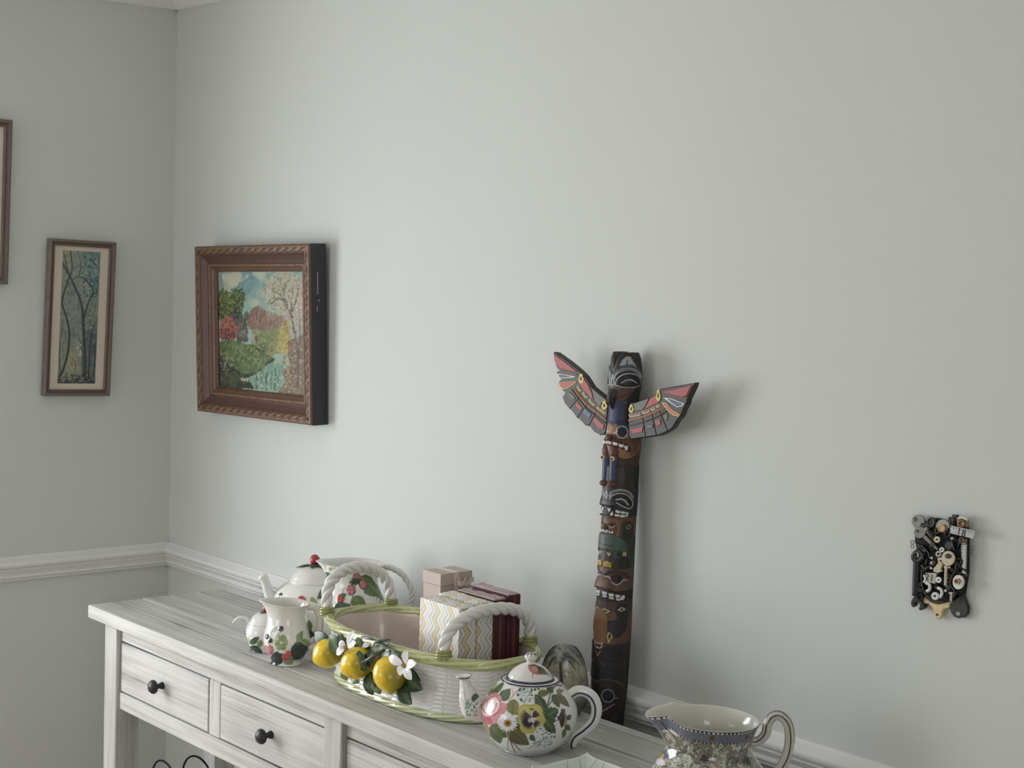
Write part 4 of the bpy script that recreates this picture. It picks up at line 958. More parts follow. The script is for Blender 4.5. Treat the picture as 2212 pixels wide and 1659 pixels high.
def rod(name, pts, r, d, c, rough=.4, metal=0.0, n=10):
    q = np.array([aw(x, y, d) for x, y in pts]); P3 = np.stack([q[:, 0], np.full(len(q), -d), q[:, 1]], 1)
    P3 = smoothc(P3, len(P3) * 6) if len(P3) > 2 else P3
    return part(name, tube(P3, r * APX * 1.5, n), am(c, rough, metal), asm, True)
SIL, BLK, CRE, GLD, WHT, PAL = (126, 125, 120), (36, 36, 36), (196, 186, 156), (164, 136, 96), (220, 220, 218), (182, 184, 180)
ap('backing_board', [(235, 260), (380, 210), (480, 180), (680, 230), (880, 210), (900, 420), (900, 900), (880, 1030), (850, 1200), (720, 1290), (560, 1310), (420, 1280), (330, 1200), (250, 1190), (230, 700), (240, 560), (220, 480)], 0, .010, (30, 30, 30), rough=.8)
rg = np.random.RandomState(11)
for k in range(90):      # small dark screws, nuts and beads that fill the ground
    x, y = 260 + 610 * rg.rand(), 250 + 1000 * rg.rand(); r = 14 + 26 * rg.rand(); s = (28, 28, 29) if rg.rand() < .7 else (62, 60, 58)
    q = rg.randint(3)
    if q == 0: torus('washer', x, y, r, r * .35, .0125 + .004 * rg.rand(), s, metal=.5)
    elif q == 1: ap('nut', circ(x, y, r, 6), .009, .005 + .006 * rg.rand(), s, metal=.4)
    else:
        a = rg.rand() * 3.14; rod('screw', [(x - 45 * math.cos(a), y - 45 * math.sin(a)), (x + 45 * math.cos(a), y + 45 * math.sin(a))], 10 + 6 * rg.rand(), .013 + .003 * rg.rand(), s, metal=.4)
disk('key_head', 265, 225, 86, .010, .003, SIL, ry=92, metal=.6); disk('key_hole', 225, 196, 24, .0131, .0006, (70, 68, 62), ry=30); rod('key_blade', [(310, 270), (400, 330), (520, 480)], 20, .013, (60, 58, 54))
disk('key_head', 285, 370, 76, .015, .003, (118, 116, 110), ry=80, metal=.6); disk('key_hole', 252, 350, 22, .0181, .0006, (66, 64, 60)); ap('key_blade', [(340, 400), (372, 415), (532, 590), (515, 606), (330, 450)], .015, .003, (120, 116, 106), metal=.6)
rod('screw', [(385, 330), (490, 470)], 26, .014, (56, 52, 48)); rod('screw_head', [(372, 318), (392, 338)], 24, .016, (150, 146, 138), metal=.5)
disk('button', 435, 235, 56, .012, .004, BLK, ry=66); torus('button_rim', 435, 235, 46, 9, .0165, (58, 58, 60), ry=56); disk('button_hole', 428, 215, 9, .0162, .0006, (12, 12, 12)); disk('button_hole', 445, 248, 9, .0162, .0006, (12, 12, 12))
disk('washer_plate', 588, 285, 94, .012, .003, (150, 149, 144), ry=88, metal=.5); disk('brass_coin', 578, 312, 46, .015, .0025, (182, 154, 108), metal=.4); torus('coin_rim', 578, 312, 42, 6, .0176, (196, 170, 124)); 
rod('bolt', [(745, 160), (735, 265)], 22, .016, (52, 50, 50), metal=.4); ap('bolt_head', [(712, 132), (780, 138), (776, 170), (745, 182), (715, 165)], .013, .006, (60, 58, 56)); rod('bolt', [(685, 172), (700, 265)], 13, .015, (70, 68, 64), metal=.4)
ap('brass_bracket', [(775, 190), (830, 172), (918, 190), (915, 300), (780, 285)], .012, .004, (150, 130, 98), metal=.4); torus('bracket_ring', 845, 252, 40, 11, .017, (120, 98, 66), metal=.4); rod('bracket_edge', [(800, 180), (860, 176), (922, 205)], 10, .017, (212, 210, 204), metal=.5)
ap('brass_bracket', [(800, 440), (900, 460), (890, 540), (840, 530)], .012, .004, (150, 130, 98), metal=.4); torus('bracket_ring', 848, 470, 30, 8, .0165, (90, 70, 50))
r18 = ap('ruler_piece', [(690, 275), (1016, 350), (998, 456), (686, 380)], .018, .003, PAL, rough=.6)
for k in range(9):
    x = 705 + k * 34; y = 284 + k * 8; rod('ruler_tick', [(x, y), (x - 2, y + (34 if k % 2 else 22))], 2.2, .0211, (70, 70, 70), n=5)
ap('ruler_piece', [(835, 540), (902, 530), (890, 925), (845, 905)], .014, .003, PAL, rough=.6)
for k in range(10): rod('ruler_tick', [(838, 560 + k * 36), (862, 560 + k * 36)], 2.2, .0171, (90, 90, 88), n=5)
ap('ruler_piece', [(360, 905), (512, 910), (490, 1052), (366, 1026)], .016, .003, (176, 176, 160), rough=.6)
def text(s, cx, cy, hgt, d, tilt):
    cu = bpy.data.curves.new('digits', 'FONT'); cu.body = s; cu.size = hgt * APX * 1.5; cu.align_x = 'CENTER'; cu.align_y = 'CENTER'; cu.extrude = .0001
    cu.space_character = 1.15
    ob = bpy.data.objects.new('digits_curve', cu); COL.objects.link(ob); bpy.context.view_layer.update()
    me = bpy.data.meshes.new_from_object(ob.evaluated_get(bpy.context.evaluated_depsgraph_get())); bpy.data.objects.remove(ob)
    me.materials.clear(); me.materials.append(am((28, 28, 28), .7)); q = aw(cx, cy, d)
    o = bpy.data.objects.new('digits', me); COL.objects.link(o); o.parent = asm; o.location = (q[0], -d, q[1])
    o.rotation_euler = (Matrix.Rotation(tilt, 3, 'Y') @ Matrix.Rotation(math.pi / 2, 3, 'X')).to_euler(); return o
text('18', 838, 372, 84, .0213, .16); text('21', 415, 972, 84, .0193, .06)
for x, y, R, r, c, d in ((520, 465, 28, 14, (214, 204, 172), .019), (582, 600, 22, 11, WHT, .020), (537, 655, 28, 10, (190, 188, 184), .018), (540, 1000, 26, 14, (226, 226, 222), .019), (662, 1100, 18, 6, (120, 118, 112), .018)):
    torus('eyelet', x, y, R, r * .8, d, c)
disk('black_disk', 668, 545, 52, .013, .005, (34, 34, 36), ry=60)
disk('old_key_head', 660, 715, 88, .019, .003, CRE, ry=100); disk('old_key_hole', 664, 685, 42, .0221, .0007, (18, 18, 18), ry=34); rod('old_key_shaft', [(642, 810), (636, 900), (630, 1070)], 14, .0205, CRE); ap('old_key_bit', [(600, 815), (690, 822), (680, 850), (610, 845)], .018, .003, (186, 178, 152))
ap('cream_fitting', [(520, 705), (580, 705), (585, 735), (540, 740), (570, 760), (590, 800), (560, 860), (580, 890), (520, 905), (470, 890), (462, 850), (500, 815), (530, 770)], .016, .005, CRE, rough=.55)
disk('white_washer', 795, 1030, 74, .016, .003, (222, 222, 220), ry=96); ap('brass_nut', circ(773, 1020, 44, 6), .019, .004, (188, 156, 108), metal=.3); disk('nut_hole', 770, 1018, 22, .0231, .0006, (60, 44, 28))
torus('white_arc', 385, 1095, 40, 15, .019, WHT, ry=52, a0=-1.9, a1=1.7); torus('white_arc', 535, 1170, 48, 15, .019, WHT, ry=60, a0=-1.7, a1=1.2); torus('white_ring', 495, 1215, 34, 14, .021, WHT); torus('white_arc', 340, 985, 22, 11, .019, WHT, ry=42, a0=-1.5, a1=1.5)
for x, y in ((452, 708), (447, 775), (443, 842), (725, 447), (636, 1142)): part('bead', ball((aw(x, y)[0], -.021, aw(x, y)[1]), .0022, .0022, .0022, 10, 6), am(WHT), asm)
torus('chrome_bead', 465, 775, 20, 14, .017, (90, 84, 76), metal=.5)
ap('cream_hook_plate', [(312, 1205), (345, 1220), (390, 1262), (440, 1300), (530, 1326), (620, 1308), (676, 1288), (682, 1330), (668, 1372), (600, 1392), (584, 1420), (574, 1490), (540, 1526), (492, 1510), (470, 1450), (462, 1385), (400, 1315), (345, 1318), (318, 1280)], .006, .005, (214, 194, 146), rough=.5, bev=.0012)
disk('hook_plate_hole', 516, 1463, 18, .0111, .0004, (66, 52, 34))
ap('black_tag', [(720, 1190), (860, 1180), (880, 1260), (925, 1370), (915, 1450), (865, 1500), (800, 1512), (740, 1490), (695, 1430), (690, 1350), (715, 1290)], .004, .006, (42, 41, 39), rough=.55, bev=.001); disk('tag_hole', 795, 1448, 28, .0101, .0005, (150, 152, 148))
rod('wrench_shaft', [(255, 760), (248, 950), (240, 1200)], 38, .012, (40, 40, 40), metal=.3)
for k in range(6): part('wrench_notch', ball((aw(222, 810 + k * 72)[0], -.012, aw(222, 810 + k * 72)[1]), .003, .004, .0036, 10, 6), am((38, 38, 38)), asm)
ap('wrench_jaw', [(165, 1290), (200, 1228), (265, 1222), (335, 1320), (350, 1350), (335, 1382), (290, 1405), (268, 1392), (290, 1330), (255, 1290), (222, 1300), (215, 1342), (190, 1365), (170, 1340)], .006, .009, (38, 38, 38), metal=.3, bev=.0012)
torus('wrench_ring', 268, 692, 58, 26, .013, (44, 44, 44), metal=.3); rod('ring_pin', [(262, 640), (270, 690)], 9, .018, (170, 170, 166))
for nm, pts in (('ball_chain', [(310, 545), (360, 590), (400, 640), (420, 712)]), ('ball_chain', [(265, 600), (320, 660), (330, 720)]), ('ball_chain', [(770, 775), (760, 860), (700, 980), (690, 1060), (745, 1150), (740, 1220)]), ('ball_chain', [(312, 880), (310, 1000), (335, 1130), (400, 1230), (470, 1285), (580, 1290)]), ('ball_chain', [(690, 430), (720, 520), (745, 600)])):
    q = np.array([aw(x, y, .019) for x, y in smoothc(pts, len(pts) * 9)])
    part(nm, join(*[ball((a[0], -.019, a[1]), .0014, .0014, .0014, 8, 5) for a in q]), am((78, 76, 74), .3, .5), asm)
for k in range(5): rod('spring_wire', [(915 + k * 4, 570 + k * 26), (985, 545 + k * 28)], 3.5, .012, (90, 90, 88), metal=.5)
for x, y in ((190, 500), (190, 555), (890, 930)): torus('wire_loop', x, y, 22, 4, .012, (128, 120, 108), metal=.5)
ap('zip_pull', [(680, 1205), (718, 1185), (712, 1305), (684, 1308)], .017, .002, (158, 156, 150), metal=.4); disk('zip_hole', 698, 1288, 9, .0191, .0005, (30, 30, 30)); ap('zip_head', [(668, 1165), (725, 1162), (715, 1192), (685, 1195)], .018, .002, (196, 196, 192), metal=.3)

# ================================================================== pots on the table
M_cer = mat('glazed_ceramic', None, rough=0.16, coat=0.5, spec=0.5)
M_white = mat('white_glaze', (226, 225, 220), rough=0.14, coat=0.5)
M_leafd = mat('green_glaze', None, rough=0.25, coat=0.0, spec=0.28)
M_red = mat('red_berry_glaze', (160, 36, 40), rough=0.25, coat=0.5, bump=0.5, bscale=500)
def pot_xy(V, cx, by, m, el=0.268):
    """pattern coordinates of a pot: its broadside as the camera sees it, in image pixels"""
    ce = math.sqrt(1 - el * el); V = np.asarray(V)
    return cx + (V[..., 0] + .034 * V[..., 2]) / m, by - (ce * V[..., 2] + el * V[..., 1]) / m + .0313 * V[..., 0] / m  # camera elevation and roll folded in, so X, Y follow image pixels
def elev(Q):
    d = math.hypot(CAM[0] - Q[0], CAM[1] - Q[1]); h = CAM[2] - Q[2] - .06
    return h / math.hypot(h, d)
def shell(prof, m, n=160, rows=110, th=.0035, spout=None, closed_top=False):
    """lathed vessel; prof (radius, height) in image pixels; returns lattice and the number of outer rows"""
    pr = smoothc(np.asarray(prof, float), rows) * m
    a = np.linspace(0, 2 * math.pi, n, endpoint=False)
    def ring(r, z, k):
        R = np.full(n, r); Z = np.full(n, z)
        if spout and k > 0:
            amp, lift, wid, dip = spout[:4]
            g = np.exp(-((np.mod(a, 2 * math.pi) - math.pi) / wid) ** 2)
            if len(spout) > 4: g = np.exp(-((a - math.pi) / wid) ** 4); Z = Z + spout[4] * m * np.exp(-((np.abs(a - math.pi) - spout[5]) / spout[6]) ** 2) * k ** 2
            R = R + amp * m * g * k ** 1.5; Z = Z + lift * m * g * k ** 2 + dip * m * np.cos(a) * k ** 2
        return np.stack([R * np.cos(a), R * np.sin(a), Z], 1)
    zt_ = pr[-1, 1]; h0 = zt_ * (1 - .42)
    kk = np.clip((pr[:, 1] - h0) / (zt_ - h0), 0, 1)
    P = [ring(max(r, 1e-5), z, k) for (r, z), k in zip(pr, kk)]; no = len(P)
    if not closed_top:
        for j in range(rows - 1, 3, -2):
            if pr[j, 1] < .006: break
            P.append(ring(max(pr[j, 0] - th * (1 if j < rows - 1 else .5), 1e-5), pr[j, 1] + (.0012 if j == rows - 1 else 0), kk[j]))
        P.append(ring(1e-5, pr[j, 1], 0))
    return np.array(P), no
def handle(parent, pts, m, r, flat=1.0, mat_=None, name='handle', n=14):
    P3 = np.array([(x * m, y * m, z * m) for x, y, z in pts]); P3 = smoothc(P3, len(P3) * 7)
    rr = np.interp(np.linspace(0, 1, len(P3)), np.linspace(0, 1, len(r)), np.asarray(r, float) * m)
    return part(name, tube(P3, rr, n, flat=flat), mat_ or M_white, parent)
WHITE = (226, 225, 220)
def vessel(root, P, no, cx, by, m, paint, name='body', base=WHITE, inner=(222, 220, 214), front=.25, h=0.0, label=None):
    el = elev(root.location)
    X, Y = pot_xy(P, cx, by, m, el)
    keep = np.zeros(P.shape[:2], bool); rr = np.abs(P[:, :, 0]).max(1, keepdims=True); keep[:no] = (P[:no, :, 1] < front * rr[:no])
    p = Paint(X, Y, base, keep); C0 = p.C.reshape(P.shape); C0[no:] = inner; p.C = C0.reshape(-1, 3)
    paint(p)
    if np.any(p.H):
        d = P[..., :2] / (np.linalg.norm(P[..., :2], axis=-1, keepdims=True) + 1e-9)
        P = P.copy(); P[..., :2] += d * p.H.reshape(P.shape[:2])[..., None]
    return part(name, grid(P, cv=True), M_cer, root, True, col=p.C, label=label)
E1 = lambda x, y: (500 + x / 5.027, 1150 + y / 5.027)
m1 = lambda q: [E1(*a) for a in q]
GD, GL, GM = (52, 72, 62), (142, 158, 106), (96, 122, 72)
def raspberry(p, x, y, r, col=(140, 52, 66)):
    p.ell(x, y, r, r * 1.15, col, h=.0025)
    for k in range(16):
        a = k * 2.4; q = r * .85 * math.sqrt((k + .5) / 16); p.ell(x + q * math.cos(a), y + q * math.sin(a), r * .17, r * .17, (206, 150, 156), soft=.6)
def strawberry(p, x, y, r, ang=0.3, col=(178, 38, 40)):
    p.ell(x, y, r, r * 1.25, col, ang, h=.003)
    for k in range(10):
        a = k * 2.4; q = r * .8 * math.sqrt((k + .5) / 10); p.ell(x + q * math.cos(a), y + q * math.sin(a), r * .1, r * .1, (216, 150, 120), soft=.8)
def e1leaf(p, x0, y0, x1, y1, w, col, vein=None, ser=0.0, h=.0012):
    a, b = E1(x0, y0), E1(x1, y1); p.leaf(a[0], a[1], b[0], b[1], w / 5.027, col, vein, h, ser)

# ---- creamer with berries, in front
cx, by = 619, 1432; Q = at(cx, by, 2, ZT); m = mpp(Q)
cr = thing('creamer', 'small white creamer jug with raised berries and leaves in front of sugar bowl', 'creamer', Q, facing(Q))
P, no = shell([(0, 0), (30, 0), (32.5, 2), (31, 6), (36, 15), (45, 29), (50, 46), (50, 58), (46.5, 74), (42, 90), (39.5, 104), (40.5, 116), (45, 127), (49, 132)], m, 170, 120, .004, spout=(13, 4, .55, -2))
def pa(p):
    e1leaf(p, 810, 1215, 640, 1385, 92, (42, 58, 54), (66, 84, 78)); e1leaf(p, 430, 1350, 560, 1400, 80, (40, 54, 52), (62, 78, 72)); e1leaf(p, 470, 1300, 545, 1420, 62, (40, 54, 52))
    e1leaf(p, 710, 1190, 775, 1075, 34, GL, (110, 128, 84)); e1leaf(p, 750, 1165, 862, 1240, 34, (152, 164, 120), GM)
    for a in range(6): x, y = 545 + 42 * math.cos(a * 1.05), 1195 + 52 * math.sin(a * 1.05); p.ell(*E1(x, y), 6.5, 7.5, (140, 156, 104) if a % 2 else (164, 176, 132), h=.0018)
    e1leaf(p, 600, 1330, 660, 1425, 40, (132, 150, 100), GM); e1leaf(p, 570, 1390, 660, 1430, 30, (150, 160, 120))
    raspberry(p, *E1(412, 1270), 10.5, (186, 96, 104)); strawberry(p, *E1(600, 1335), 9.5, .4, (196, 84, 74)); p.ell(*E1(560, 1295), 8, 3.5, (226, 226, 210), h=.0022)
    for x, y, r in ((547, 1048, 28), (430, 1168, 27), (400, 1130, 24)):
        p.ell(*E1(x, y), r / 5.027, r / 5.027 * 1.15, (34, 38, 52), h=.003); p.ell(*E1(x - 8, y - 10), 1.5, 1.5, (130, 140, 160))
    p.line(m1([(560, 1060), (500, 1120), (450, 1200)]), 2, (170, 182, 150), h=.001); p.line(m1([(440, 1060), (430, 1130), (400, 1240)]), 2.2, (150, 164, 120), h=.001); e1leaf(p, 440, 1070, 500, 1030, 22, (206, 210, 190))
vessel(cr, P, no, cx, by, m, pa)
hd = handle(cr, [(41, 0, 126), (58, 0, 122), (68, 0, 104), (70, 0, 82), (63, 0, 62), (50, 0, 50), (42, 0, 44)], m, (9.5, 8.5, 8, 8, 8.5, 9, 10))
def onhandle(parent, x, z, ang, L, w, col, m, y=-9):
    g, c = leaf3((x * m, y * m, z * m), ((x + L * math.cos(ang)) * m, y * m, (z + L * math.sin(ang)) * m), (0, -1, 0), w * m, .05, .0012, col=col, vein=tuple(q * 1.2 for q in col)); part('leaf', g, M_leafd, parent, True, col=c)
onhandle(hd, 46, 96, -1.45, 26, 6, (88, 108, 66), m, -6); onhandle(hd, 47, 76, -1.3, 26, 7, (50, 62, 48), m, -6)

# ---- sugar bowl behind it
cx, by = 574, 1404; Q = at(cx, by, 2, ZT); m = mpp(Q)
su = thing('sugar_bowl', 'white lidded sugar bowl with berry decoration behind the creamer', 'sugar bowl', Q, facing(Q))
P, no = shell([(0, 0), (28, 0), (31, 3), (38, 14), (43, 30), (44, 42), (41, 54), (37.5, 60)], m, 140, 70, .004, closed_top=False)
def pa(p):
    e1leaf(p, 205, 1235, 350, 1365, 62, (44, 62, 56), (70, 90, 82)); e1leaf(p, 210, 1200, 310, 1130, 34, (60, 82, 68), GM); e1leaf(p, 300, 1240, 330, 1160, 30, (110, 134, 88), GL)
    e1leaf(p, 185, 1210, 170, 1110, 26, (186, 198, 160), GL); e1leaf(p, 150, 1220, 150, 1300, 22, (176, 190, 150), GL)
    for x, y in ((150, 1085), (135, 1160), (122, 1225)): p.ell(*E1(x, y), 3.6, 5, (44, 50, 58), h=.0025)
vessel(su, P, no, cx, by, m, pa, front=.5)
Pl = lathe(smoothc([(38.5, 59), (39, 61), (36, 65), (30, 73), (20, 80), (8, 83), (.01, 83.5)], 40) * m, 64)
lid = part('lid', grid(Pl, cv=True), M_white, su)
st = part('strawberry_knob', ball((0, 0, 91 * m), 9 * m, 9 * m, 9.5 * m, 20, 12), M_red, lid)
for a in range(5):
    g, c = leaf3((0, 0, 83.5 * m), (17 * m * math.cos(a * 1.26 + 2.6), 17 * m * math.sin(a * 1.26 + 2.6), 82 * m), (0, 0, 1), 4.5 * m, .15, .0012, col=(76, 92, 62), vein=(110, 126, 90)); part('leaf', g, M_leafd, lid, True, col=c)
handle(su, [(-34, 0, 58), (-46, 0, 70), (-60, 0, 70), (-71, 0, 60)], m, (6, 5.5, 4, 2.5), .8); handle(su, [(36, 0, 56), (48, 0, 68), (58, 0, 56), (42, 0, 36)], m, (6, 5.5, 5, 6), .8)

# ---- big berry teapot at the back
Q = np.array([1.008, -.186, ZT]); cx, by = 673, 1368; m = mpp(Q)
te = thing('berry_teapot', 'large white teapot with a red strawberry knob at the far left', 'teapot', Q, facing(Q))
P, no = shell([(0, 0), (50, 0), (54, 3), (70, 16), (84, 36), (90, 58), (88, 76), (78, 96), (64, 110), (52, 118)], m, 170, 110, .004)
def pa(p):
    for x, y, r in ((545, 660, 20), (455, 715, 18), (860, 795, 26), (650, 745, 14)): p.ell(*E1(x, y), r / 5.027, r / 5.027, (36, 42, 40), h=.003)
    e1leaf(p, 480, 745, 585, 690, 30, (186, 198, 146), GL); e1leaf(p, 500, 740, 540, 680, 22, (168, 184, 120), GL); e1leaf(p, 520, 745, 600, 740, 20, (176, 190, 140)); e1leaf(p, 440, 740, 490, 690, 22, (190, 200, 160))
    strawberry(p, *E1(772, 728), 8.2, -.5); e1leaf(p, 735, 745, 715, 765, 20, GL); e1leaf(p, 905, 790, 870, 690, 38, (140, 154, 86), GL); e1leaf(p, 620, 760, 660, 740, 20, (60, 80, 66)); e1leaf(p, 400, 760, 350, 700, 34, (70, 84, 74)); e1leaf(p, 940, 720, 1050, 560, 34, (60, 78, 66), GM)
vessel(te, P, no, cx, by, m, pa)
Pl = lathe(smoothc([(53, 117), (54, 120), (51, 124), (45, 133), (34, 143), (20, 149), (6, 151), (.01, 151)], 50) * m, 72)
lid = part('lid', grid(Pl, cv=True), M_white, te)
part('strawberry_knob', ball((2 * m, 0, 163 * m), 11 * m, 11 * m, 12 * m, 24, 14), M_red, lid)
for a, L in ((3.0, 40), (1.2, 26), (4.6, 26), (5.8, 30)):
    g, c = leaf3((0, -3 * m, 154 * m), (L * m * math.cos(a), L * m * math.sin(a) * .8 - 4 * m, (157 - L * .30) * m), (0, 0, 1), 8 * m, .05, .0014, col=(70, 82, 70), vein=(104, 116, 98)); part('leaf', g, M_leafd, lid, True, col=c)
handle(te, [(-72, 0, 60), (-88, 0, 78), (-98, 0, 100), (-103, 0, 116), (-109, 0, 127)], m, (20, 14, 10.5, 9.5, 10.5), name='spout', n=20)
handle(te, [(68, 0, 106), (92, 0, 112), (112, 0, 92), (104, 0, 62), (82, 0, 44)], m, (9, 8, 8, 8, 9))

# ---- berry pitcher with the rope handle
Q = np.array([1.180, -.197, ZT]); cx, by = 756, 1401; m = mpp(Q)
pi_ = thing('berry_pitcher', 'tall white pitcher with raspberries and fern leaf behind the lemon basket', 'pitcher', Q, facing(Q))
P, no = shell([(0, 0), (46, 0), (49, 3), (56, 18), (68, 42), (74, 66), (73, 88), (66, 112), (57, 134), (52, 152), (53, 168), (60, 184), (66, 191)], m, 180, 130, .0045, spout=(16, 3, .5, -1))
def pa(p):
    p.poly(m1([(1380, 470), (1440, 450), (1500, 480), (1560, 560), (1610, 660), (1645, 745), (1560, 690), (1480, 680), (1420, 650), (1400, 560)]), (92, 116, 70), h=.0014)
    p.line(m1([(1390, 480), (1500, 580), (1645, 745)]), 2.2, (136, 152, 104))
    for k in range(6): x, y = 1420 + k * 36, 510 + k * 40; p.line(m1([(x, y), (x + 40, y - 12)]), 1.6, (128, 146, 98)); p.line(m1([(x, y), (x - 10, y + 44)]), 1.6, (64, 86, 52))
    raspberry(p, *E1(1285, 615), 10, (126, 44, 60)); raspberry(p, *E1(1345, 490), 9, (120, 46, 58)); raspberry(p, *E1(1412, 560), 9, (128, 52, 64)); p.ell(*E1(1330, 525), 11, 7, (62, 78, 52), rag=.3, h=.002)
    strawberry(p, *E1(1172, 705), 8.5, .5); e1leaf(p, 1215, 690, 1190, 640, 30, (76, 96, 58)); p.line(m1([(1190, 650), (1210, 600)]), 1.6, (96, 116, 76))
    e1leaf(p, 1100, 830, 1270, 770, 66, (58, 80, 68), (92, 116, 98)); e1leaf(p, 1300, 690, 1440, 830, 72, (90, 116, 64), (140, 156, 108), .05); p.line(m1([(1270, 790), (1300, 690), (1285, 660)]), 2, (84, 106, 70))
    e1leaf(p, 1010, 420, 1050, 500, 40, (64, 92, 72), GM)
    for x, y in ((1075, 390), (1178, 402)):
        for a in range(5): p.ell(*E1(x + 24 * math.cos(a * 1.26), y + 24 * math.sin(a * 1.26)), 4.6, 4.6, (238, 238, 234), h=.0022)
        p.ell(*E1(x, y), 3.2, 3.2, (200, 166, 70), h=.0026)
    e1leaf(p, 980, 700, 1040, 560, 26, (66, 86, 70), GM); e1leaf(p, 930, 800, 1000, 740, 30, GL, GM)
vessel(pi_, P, no, cx, by, m, pa, front=.5)
pts = smoothc([(54, 0, 180), (74, 0, 184), (104, 0, 168), (126, 0, 132), (122, 0, 100), (96, 0, 66), (72, 0, 54)], 70) * m
t_, N_, B_ = frames(pts)
hd = part('handle', tube(pts, 3.2 * m, 8), M_white, pi_)
for k in range(3):
    ph = np.linspace(0, 10 * math.pi, 70) + k * 2.094
    part('strand', tube(pts + (3.6 * m * np.cos(ph))[:, None] * N_ + (3.6 * m * np.sin(ph))[:, None] * B_, 3.9 * m, 10), M_white, hd)
part('thumb_rest', ball((60 * m, 0, 186 * m), 15 * m, 11 * m, 6 * m, 18, 10), M_white, pi_)

# ---- floral teapot
F3 = lambda x, y: (960 + x / 5.547, 1360 + y / 5.547)
m3 = lambda q: [F3(*a) for a in q]
cx, by = 1140.5, 1616; Q = at(cx, by, 2, ZT); m = mpp(Q)
ft = thing('floral_teapot', 'rounded white teapot painted with a rose, daisy and pansy', 'teapot', Q, facing(Q))
P, no = shell([(0, 0), (50, 0), (56, 2), (68, 9), (84, 25), (97, 48), (103.5, 70), (104.5, 84), (101, 100), (92, 117), (79, 133), (66, 145), (60, 149)], m, 420, 230, .0045)
def pa(p):
    def L(x0, y0, x1, y1, w, c, v=None, d=None, ser=0.0): a, b = F3(x0, y0), F3(x1, y1); p.leaf(a[0], a[1], b[0], b[1], w / 5.547, c, v, None, ser, d)
    G1, G2, G3, G4 = (92, 108, 72), (66, 84, 58), (132, 132, 84), (110, 116, 74)
    L(500, 790, 640, 620, 40, (112, 126, 88), (70, 86, 60)); L(570, 790, 725, 650, 44, (98, 114, 72), (66, 82, 54)); L(455, 800, 520, 720, 34, (150, 166, 136)); L(420, 770, 440, 880, 60, (160, 178, 158))
    L(340, 850, 425, 770, 36, (60, 82, 66), (170, 184, 170)); L(680, 860, 800, 730, 62, (82, 98, 70), (58, 72, 50), (60, 76, 54))
    p.line(m3([(780, 870), (850, 790), (935, 705)]), 2.0, (186, 130, 120)); p.line(m3([(830, 800), (825, 730)]), 1.5, (196, 150, 140)); p.line(m3([(800, 770), (805, 720)]), 1.3, (200, 160, 150))
    rg = np.random.RandomState(4)
    for (x, y, rx, ry, n) in ((980, 800, 80, 100, 46), (420, 900, 60, 120, 26), (300, 910, 70, 90, 30), (1180, 1290, 140, 110, 70), (430, 1080, 30, 60, 12)):
        for _ in range(n):
            a, q = rg.rand() * 6.28, math.sqrt(rg.rand()); X_, Y_ = x + rx * q * math.cos(a), y + ry * q * math.sin(a); d = rg.rand() * 3.14
            p.line(m3([(X_, Y_), (X_ + 26 * math.cos(d), Y_ - 22 * math.sin(d))]), 2.2, ((138, 166, 166), (112, 140, 140), (84, 108, 92), (160, 184, 180))[rg.randint(4)], 1.0)
    for x, y in ((910, 740), (960, 725), (1050, 745), (1090, 735), (1130, 725), (930, 860), (890, 800)): p.ell(*F3(x, y), 2.6, 3.4, (66, 88, 80))
    # foliage
    L(1120, 790, 1270, 765, 42, (108, 114, 58), (70, 78, 44)); L(1200, 980, 1090, 790, 62, (70, 84, 62), (110, 122, 92), (52, 62, 48)); L(1300, 790, 1375, 945, 46, (84, 96, 66), (60, 70, 50)); L(1340, 790, 1495, 935, 46, (104, 100, 72), (70, 70, 52)); L(1240, 680, 1300, 780, 40, (66, 74, 66))
    L(1340, 770, 1425, 740, 36, (128, 132, 108), (96, 104, 84), None, .2); p.line(m3([(1180, 1010), (1240, 900), (1270, 790), (1330, 690), (1400, 690)]), 2.6, (70, 80, 58)); p.line(m3([(1200, 990), (1290, 860)]), 2.2, (76, 86, 62))
    L(1200, 1060, 1360, 960, 80, (60, 84, 58), (118, 138, 106), (44, 60, 44), .14); L(1200, 1090, 1330, 1240, 60, (72, 92, 60), (104, 118, 82), (52, 66, 46), .12); L(1210, 1040, 1330, 1110, 42, (84, 104, 66), (60, 74, 50))
    L(760, 900, 900, 1030, 60, (146, 136, 88), (92, 90, 56)); L(840, 850, 830, 1040, 66, (138, 134, 82), (86, 88, 54), (110, 108, 66)); L(600, 1130, 680, 1360, 92, (84, 104, 58), (58, 74, 44), (62, 78, 48)); L(770, 1190, 1020, 1370, 92, (104, 100, 60), (72, 74, 46), (84, 78, 52)); L(470, 1150, 545, 1290, 54, (150, 144, 88), (110, 110, 66)); L(590, 1140, 760, 1290, 70, (92, 112, 64), (60, 76, 46))
    L(880, 1060, 960, 1230, 56, (54, 66, 48)); L(1030, 1260, 1090, 1330, 34, (78, 92, 66))
    # pink rose
    pk, dp, lt = (208, 148, 152), (176, 96, 106), (238, 214, 212)
    p.poly(m3([(470, 860), (540, 790), (620, 775), (690, 820), (700, 900), (760, 920), (740, 1000), (660, 1080), (640, 1120), (560, 1145), (480, 1140), (430, 1040), (435, 940)]), pk, smooth=True)
    p.poly(m3([(500, 900), (560, 830), (640, 830), (670, 900), (640, 990), (560, 1040), (470, 1030), (460, 960)]), lt, smooth=True)
